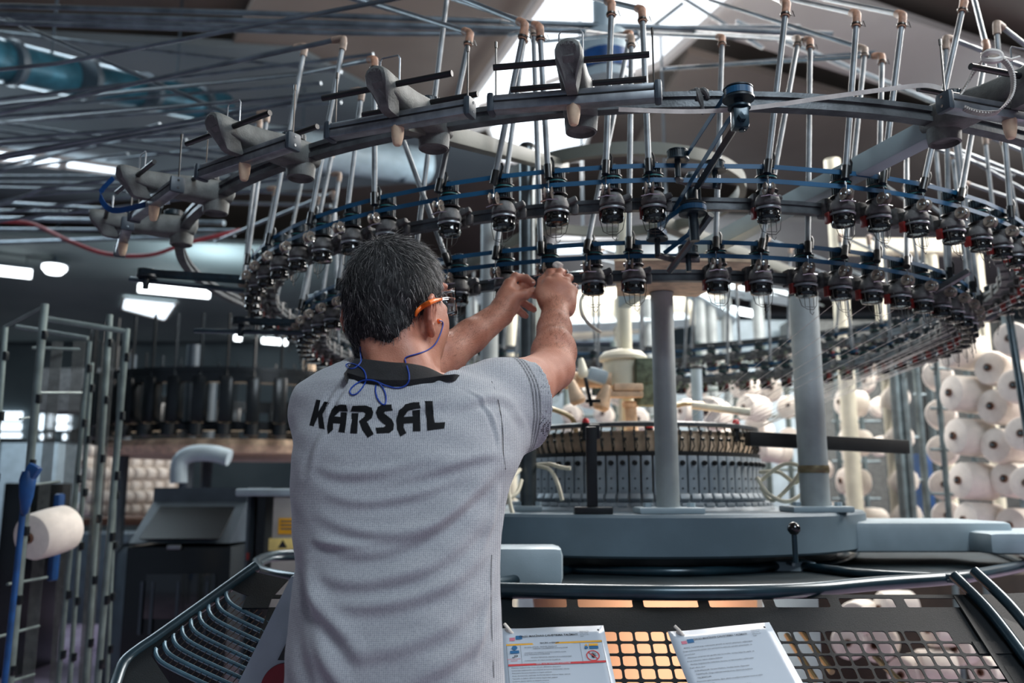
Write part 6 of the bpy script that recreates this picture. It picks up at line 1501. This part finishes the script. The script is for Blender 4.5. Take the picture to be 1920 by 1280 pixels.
b = MB(); b.add([V(x, p.y, p.z)-K0 for p in (w0, w1) for x in (A.x+.06, B_.x-.06)], [(0, 1, 3, 2)], 0, False); wn = b.build('sloping_window', M['cab_dark'], cb); md = wn.modifiers.new('t', 'SOLIDIFY'); md.thickness = .006; md.offset = 0
cbx('door_window', 268, 405, 1075, 1160, 4.29, .012, 'gloss', cb, .004); hdl = cbx('door_handle', 312, 338, 1022, 1030, 4.27, .02, 'alu', cb, .004)
for x in (262, 282, 330, 385):
    cbx('door_strip', x, x+2, 1090, 1190, 4.285, .006, 'cab_edge', cb, .001)
tag(cb, 'black floor cabinet with a sloping glossy window and a grey cap, left of the man', 'cabinet')
ck = empty('cream_cabinet', V(at(540, 990, 3.9).x, 3.9, 0)); K0 = ck.location.copy()
cb2 = cbx('housing', 486, 640, 930, 1500, 3.9, .5, 'cabinet', ck); cbx('top_ledge', 440, 640, 916, 930, 3.88, .55, 'greyblue', ck); cbx('side_column', 434, 470, 925, 1500, 3.95, .3, 'cab_edge', ck); cbx('side_column', 472, 484, 930, 1500, 4.0, .2, 'cab_dark', ck)
lb1 = cbx('warning_label', 521, 580, 971, 1001, 3.892, .006, 'yellow', ck, .001); lb2 = cbx('warning_label', 503, 558, 1009, 1032, 3.892, .006, 'paleyellow', ck, .001)
b = MB()
for i, (y, w) in enumerate(((977, 30), (984, 24), (991, 32))): A = at(526, y, 3.89); b.box(A-K0+V(w*.00122, 0, 0), (w*.0024, .001, .006))
b.build('label_print', M['ink'], lb1)
b = MB(); c_ = at(530, 1020, 3.888)-K0; b.add([c_+V(-.02, 0, -.015), c_+V(.02, 0, -.015), c_+V(0, 0, .02)], [(0, 1, 2)], 0, False); b.build('warning_triangle', M['ink_black'], lb2)
cbx('red_switch', 461, 466, 1036, 1050, 3.94, .02, 'red', ck, .002)
tag(ck, 'cream cabinet with two yellow warning labels, half hidden by the left side of the man', 'cabinet')
blk('grey_partition', 1000, 1240, 540, 640, 10.5, .2, 'greyblue', 'pale partition glimpsed between the two arms and the front post', 'panel')

M['umber'] = mat('dark_umber', '#2a1f18', .8, 0, .5, 6)
# ---- things glimpsed through the right half of the perforated guard
blk('dark_machine_base', 1430, 2100, 1075, 1700, 4.6, .3, 'umber', 'dark brown machine base glimpsed through the right part of the perforated guard', 'machine base')
for k, (x, y) in enumerate(((1590, 1205), (1640, 1210), (1600, 1160), (1690, 1265), (1790, 1215), (1840, 1260), (1870, 1235), (1740, 1180), (1650, 1140), (1720, 1250))):
    cone(x, y, 4.0, .9, 'white yarn cone seen through the perforated guard, %s from the left' % ORD[sorted((1590, 1640, 1600, 1690, 1790, 1840, 1870, 1740, 1650, 1720)).index(x)], 30+k*7, 0, 'cones seen through the perforated guard')
# ================================================================ PAPERS ON THE GUARD
def sheet(TL, TR, name, label, Hh=.30, Wd=None):
    a, c = Vector(on_panel(*TL)), Vector(on_panel(*TR)); ux = (c-a); Wd = ux.length; ux.normalize(); uy = Vector((-ux.y, ux.x))
    def f(u, v, h=.0): p = a+ux*u*Wd+uy*v*Wd; return pan(p.x, p.y, .0035+h)
    o0 = f(0, 0)
    b = MB(); n = 12; Vs, F = [], []
    for i in range(n+1):
        for j in range(n+1):
            u, v = i/n, j/n*1.414; curl = .006*max(0, 1-(u+v)*3)**2+.0015*math.sin(u*4+v*2)
            Vs.append(f(u, v, curl)-o0)
    for i in range(n):
        for j in range(n): F.append((i*(n+1)+j, i*(n+1)+j+1, (i+1)*(n+1)+j+1, (i+1)*(n+1)+j))
    b.add(Vs, F); s = b.build(name, M['paper']); s.location = o0; md = s.modifiers.new('t', 'SOLIDIFY'); md.thickness = .0006; md.offset = -1
    tag(s, label, 'notice')
    def g(u, v, h=.0028): return f(u, v, h+.0015*math.sin(u*4+v*2)-.001)-o0
    return s, g
def marks(s, g, rects, m, name):
    b = MB()
    for (u0, v0, u1, v1) in rects: b.add([g(u0, v0), g(u1, v0), g(u1, v1), g(u0, v1)], [(0, 1, 2, 3)], 0, False)
    return b.build(name, M[m], s)
def txt(s, g, string, u, v, size, m='ink', bold=0.0, align='LEFT', name='printed_text'):
    return text_mesh(string, size, lambda x, y: g(u+x, v-y, .003), name, M[m], s, bold, align)
s1, g1 = sheet((936, 1184), (1131, 1174), 'instruction_sheet', 'laminated instruction sheet with yellow and red bands and a no-touch sign, beside the man')
marks(s1, g1, [(.055, .185, .955, .205)], 'ink_yellow', 'yellow_band'); marks(s1, g1, [(.06, .425, .955, .448)], 'ink_red', 'red_band')
marks(s1, g1, [(.055, .185, .0575, .98), (.953, .185, .9555, .98), (.185, .205, .187, .425), (.742, .205, .744, .425), (.055, .1845, .955, .186)], 'ink', 'table_lines')
txt(s1, g1, 'ÖRGÜ MAKİNASI ÇALIŞTIRMA TALİMATI', .46, .115, .030, 'ink_black', .0006, 'CENTER'); txt(s1, g1, 'TEHLİKE ve RİSKLER', .46, .2015, .020, 'ink_black', .0004, 'CENTER')
txt(s1, g1, 'SIKIŞMA, EZİLME, KESİLME TEHLİKESİ', .22, .245, .018); txt(s1, g1, 'MAKİNA ÇALIŞIRKEN MÜDAHALE ETME', .30, .265, .018)
txt(s1, g1, '•MAKİNA ÇALIŞIRKEN KORUMA KAPAĞI AÇMA', .215, .312, .018); txt(s1, g1, 'ELLE MÜDAHALE ETMEYİNİZ', .215, .332, .018); txt(s1, g1, 'YETKİLİ PERSONEL DIŞINDA KULLANMAYINIZ', .27, .368, .018); txt(s1, g1, '•YARALANMA VE UZUV KAYBI OLABİLİR', .21, .402, .018)
txt(s1, g1, 'GENEL ve İŞ GÜVENLİĞİ KURALLARI', .47, .443, .019, 'paper', .0004, 'CENTER')
LT = ['Makinayı kullanmadan önce talimatı dikkatlice okuyunuz', 'Çalışmaya başlamadan önce kişisel koruyucu donanımları takınız', 'Makinanın koruma kapaklarını kapalı tutunuz', 'Arıza durumunda makinayı durdurup bakım ekibine haber veriniz', 'Temizlik ve bakım işlerini enerji kapalı iken yapınız', 'Çalışma alanını temiz ve düzenli tutunuz', 'Acil durumda acil stop butonuna basınız', 'Makina üzerinde malzeme bırakmayınız', 'İş bitiminde makinayı kapatınız']
for i, t_ in enumerate(LT): txt(s1, g1, t_, .085, .478+i*.03, .020)
marks(s1, g1, [(.085, .268, .17, .302)], 'ink_blue', 'blue_sign'); marks(s1, g1, [(.825, .222, .91, .248)], 'ink_yellow', 'yellow_sign'); marks(s1, g1, [(.825, .252, .91, .284)], 'ink_blue', 'blue_sign')
def disc(s, g, cu, cv, r, m, name, r0=0.0, n=32):
    b = MB()
    if r0: b.add([g(cu+rr*math.cos(2*PI*k/n), cv+rr*math.sin(2*PI*k/n), .0032) for rr in (r0, r) for k in range(n)], [(k, (k+1) % n, n+(k+1) % n, n+k) for k in range(n)], 0, False)
    else: b.add([g(cu+r*math.cos(2*PI*k/n), cv+r*math.sin(2*PI*k/n), .0032) for k in range(n)], [tuple(range(n))], 0, False)
    return b.build(name, M[m], s)
disc(s1, g1, .13, .237, .026, 'ink_blue', 'blue_symbol'); disc(s1, g1, .797, .268, .017, 'ink_blue', 'blue_symbol')
disc(s1, g1, .845, .365, .062, 'ink_red', 'prohibition_ring', .052)
b = MB(); b.add([g1(.845-.042, .365-.036, .0036), g1(.845-.036, .365-.042, .0036), g1(.845+.042, .365+.036, .0036), g1(.845+.036, .365+.042, .0036)], [(0, 1, 2, 3)], 0, False); b.build('prohibition_bar', M['ink_red'], s1)
b = MB(); n = 20   # black hand pictogram
b.add([g1(.850+.018*math.cos(2*PI*k/n), .374+.016*math.sin(2*PI*k/n), .0034) for k in range(n)], [tuple(range(n))], 0, False)
for k, (dx, dy) in enumerate(((-.012, -.034), (-.002, -.040), (.008, -.038), (.018, -.030), (.030, -.010))):
    x0, y0 = .842+k*.005, .370; b.add([g1(x0-.003, y0, .0034), g1(x0+.004, y0+.002, .0034), g1(x0+dx*.8+.005, y0+dy, .0034), g1(x0+dx*.8-.001, y0+dy, .0034)], [(0, 1, 2, 3)], 0, False)
b.build('hand_pictogram', M['ink_black'], s1)
b = MB(); b.add([g1(.782, .246, .0032), g1(.815, .246, .0032), g1(.798, .222, .0032)], [(0, 1, 2)], 0, False); b.build('warning_triangle', M['ink_yellow'], s1)
b = MB(); n = 14
for cu, cv, r in ((.137, .335, .018), (.112, .35, .012)): b.add([g1(cu+rr*math.cos(2*PI*k/n), cv+rr*.6*math.sin(2*PI*k/n), .0032) for rr in (r*.5, r) for k in range(n)], [(k, (k+1) % n, n+(k+1) % n, n+k) for k in range(n)], 0, False)
b.build('gear_pictogram', M['ink'], s1)
for i, t_ in enumerate(('ELİNİ KAPTIRMA', 'TEHLİKE')): txt(s1, g1, t_, .115, .375+i*.02, .016, 'ink_red', 0, 'CENTER')
for i in range(4): txt(s1, g1, ('Doküman No', 'Yayın Tarihi', 'Revizyon No', 'Sayfa')[i], .76, .075+i*.02, .016)
disc(s1, g1, .94, .060, .010, 'ink_black', 'punched_hole')
marks(s1, g1, [(.09, .11, .14, .15)], 'ink_pink', 'faded_logo'); marks(s1, g1, [(.15, .09, .21, .135)], 'ink_blue', 'faded_logo')
s2, g2 = sheet((1251, 1190), (1442, 1168), 'instruction_sheet', 'plain laminated text sheet hanging askew on the perforated guard, right of the coloured one')
txt(s2, g2, 'ÖRGÜ MAKİNASI ÇALIŞTIRMA TALİMATI', .47, .125, .028, 'ink', .0004, 'CENTER')
LT2 = ['   AMAÇ: Yuvarlak örgü makinesinin güvenli ve verimli çalışmasını sağlamaktır', 'Örgü makinesinde çalışan tüm personel bu talimata uymakla yükümlüdür ve', 'sorumludur', '   Makinanın çalışması için gerekli tüm kontroller vardiya başında yapılır ve', 'arızalı bölümler bakım ekibine bildirilir', '   Vardiya değişiminde makinanın durumu ve hata kayıtları teslim edilir', 'Kayıt altına alınır', '     SORUMLULUK: Üretim Müdürü, Vardiya Amiri, Operatör', '     TANIMLAR: Örgü makinesi kumaş örme işleminde kullanılır', '     TALİMATLAR', '  Makinanın iplik besleme, iğne, platin ve yağlama ayarları kontrol edilir', '       ÇALIŞTIRMA', '  1.    Makinayı çalıştırmadan önce çevresini kontrol et', '  2.    İplik bobinlerini cağlığa yerleştir ve iplikleri geçir', '  3.    Kumaş tipine göre ayarları yap, makinayı yavaş devirde çalıştır', '  4.    İğne kırığı, iplik kopuğu ve yağ lekesini kontrol et', '  5.    Top kesim işlemini talimata uygun yap', '  6.    Makinayı temiz tut']
for i, t_ in enumerate(LT2): txt(s2, g2, t_, .07, .21+i*.038, .0215, 'ink_black' if i in (9, 11) else 'ink')
marks(s2, g2, [(.09, .12, .14, .155)], 'ink_pink', 'faded_logo'); marks(s2, g2, [(.15, .105, .21, .15)], 'ink_blue', 'faded_logo'); disc(s2, g2, .925, .060, .011, 'ink_black', 'punched_hole')
for i in range(4): txt(s2, g2, ('Doküman No', 'Yayın Tarihi', 'Revizyon No', 'Sayfa')[i], .78, .085+i*.022, .016)
# twisted yarn ties that hold the sheets
for (x, y), lb_ in (((953, 1186), 'white yarn tie holding the coloured instruction sheet'), ((1272, 1190), 'white yarn tie holding the plain text sheet')):
    p = on_panel(x, y); b = MB(); c = pan(*p, .008)
    b.tube(catmull([c+V(-.008, 0, .012), c+V(0, -.006, .004), c+V(.006, -.004, -.004), c+V(.013, 0, -.009)], 5), .0035, 8); b.lathe([(0, .006), (.006, .002), (.005, -.004), (0, -.006)], c, n=10)
    tag(b.build('yarn_tie', M['yarn']), lb_, 'tie')
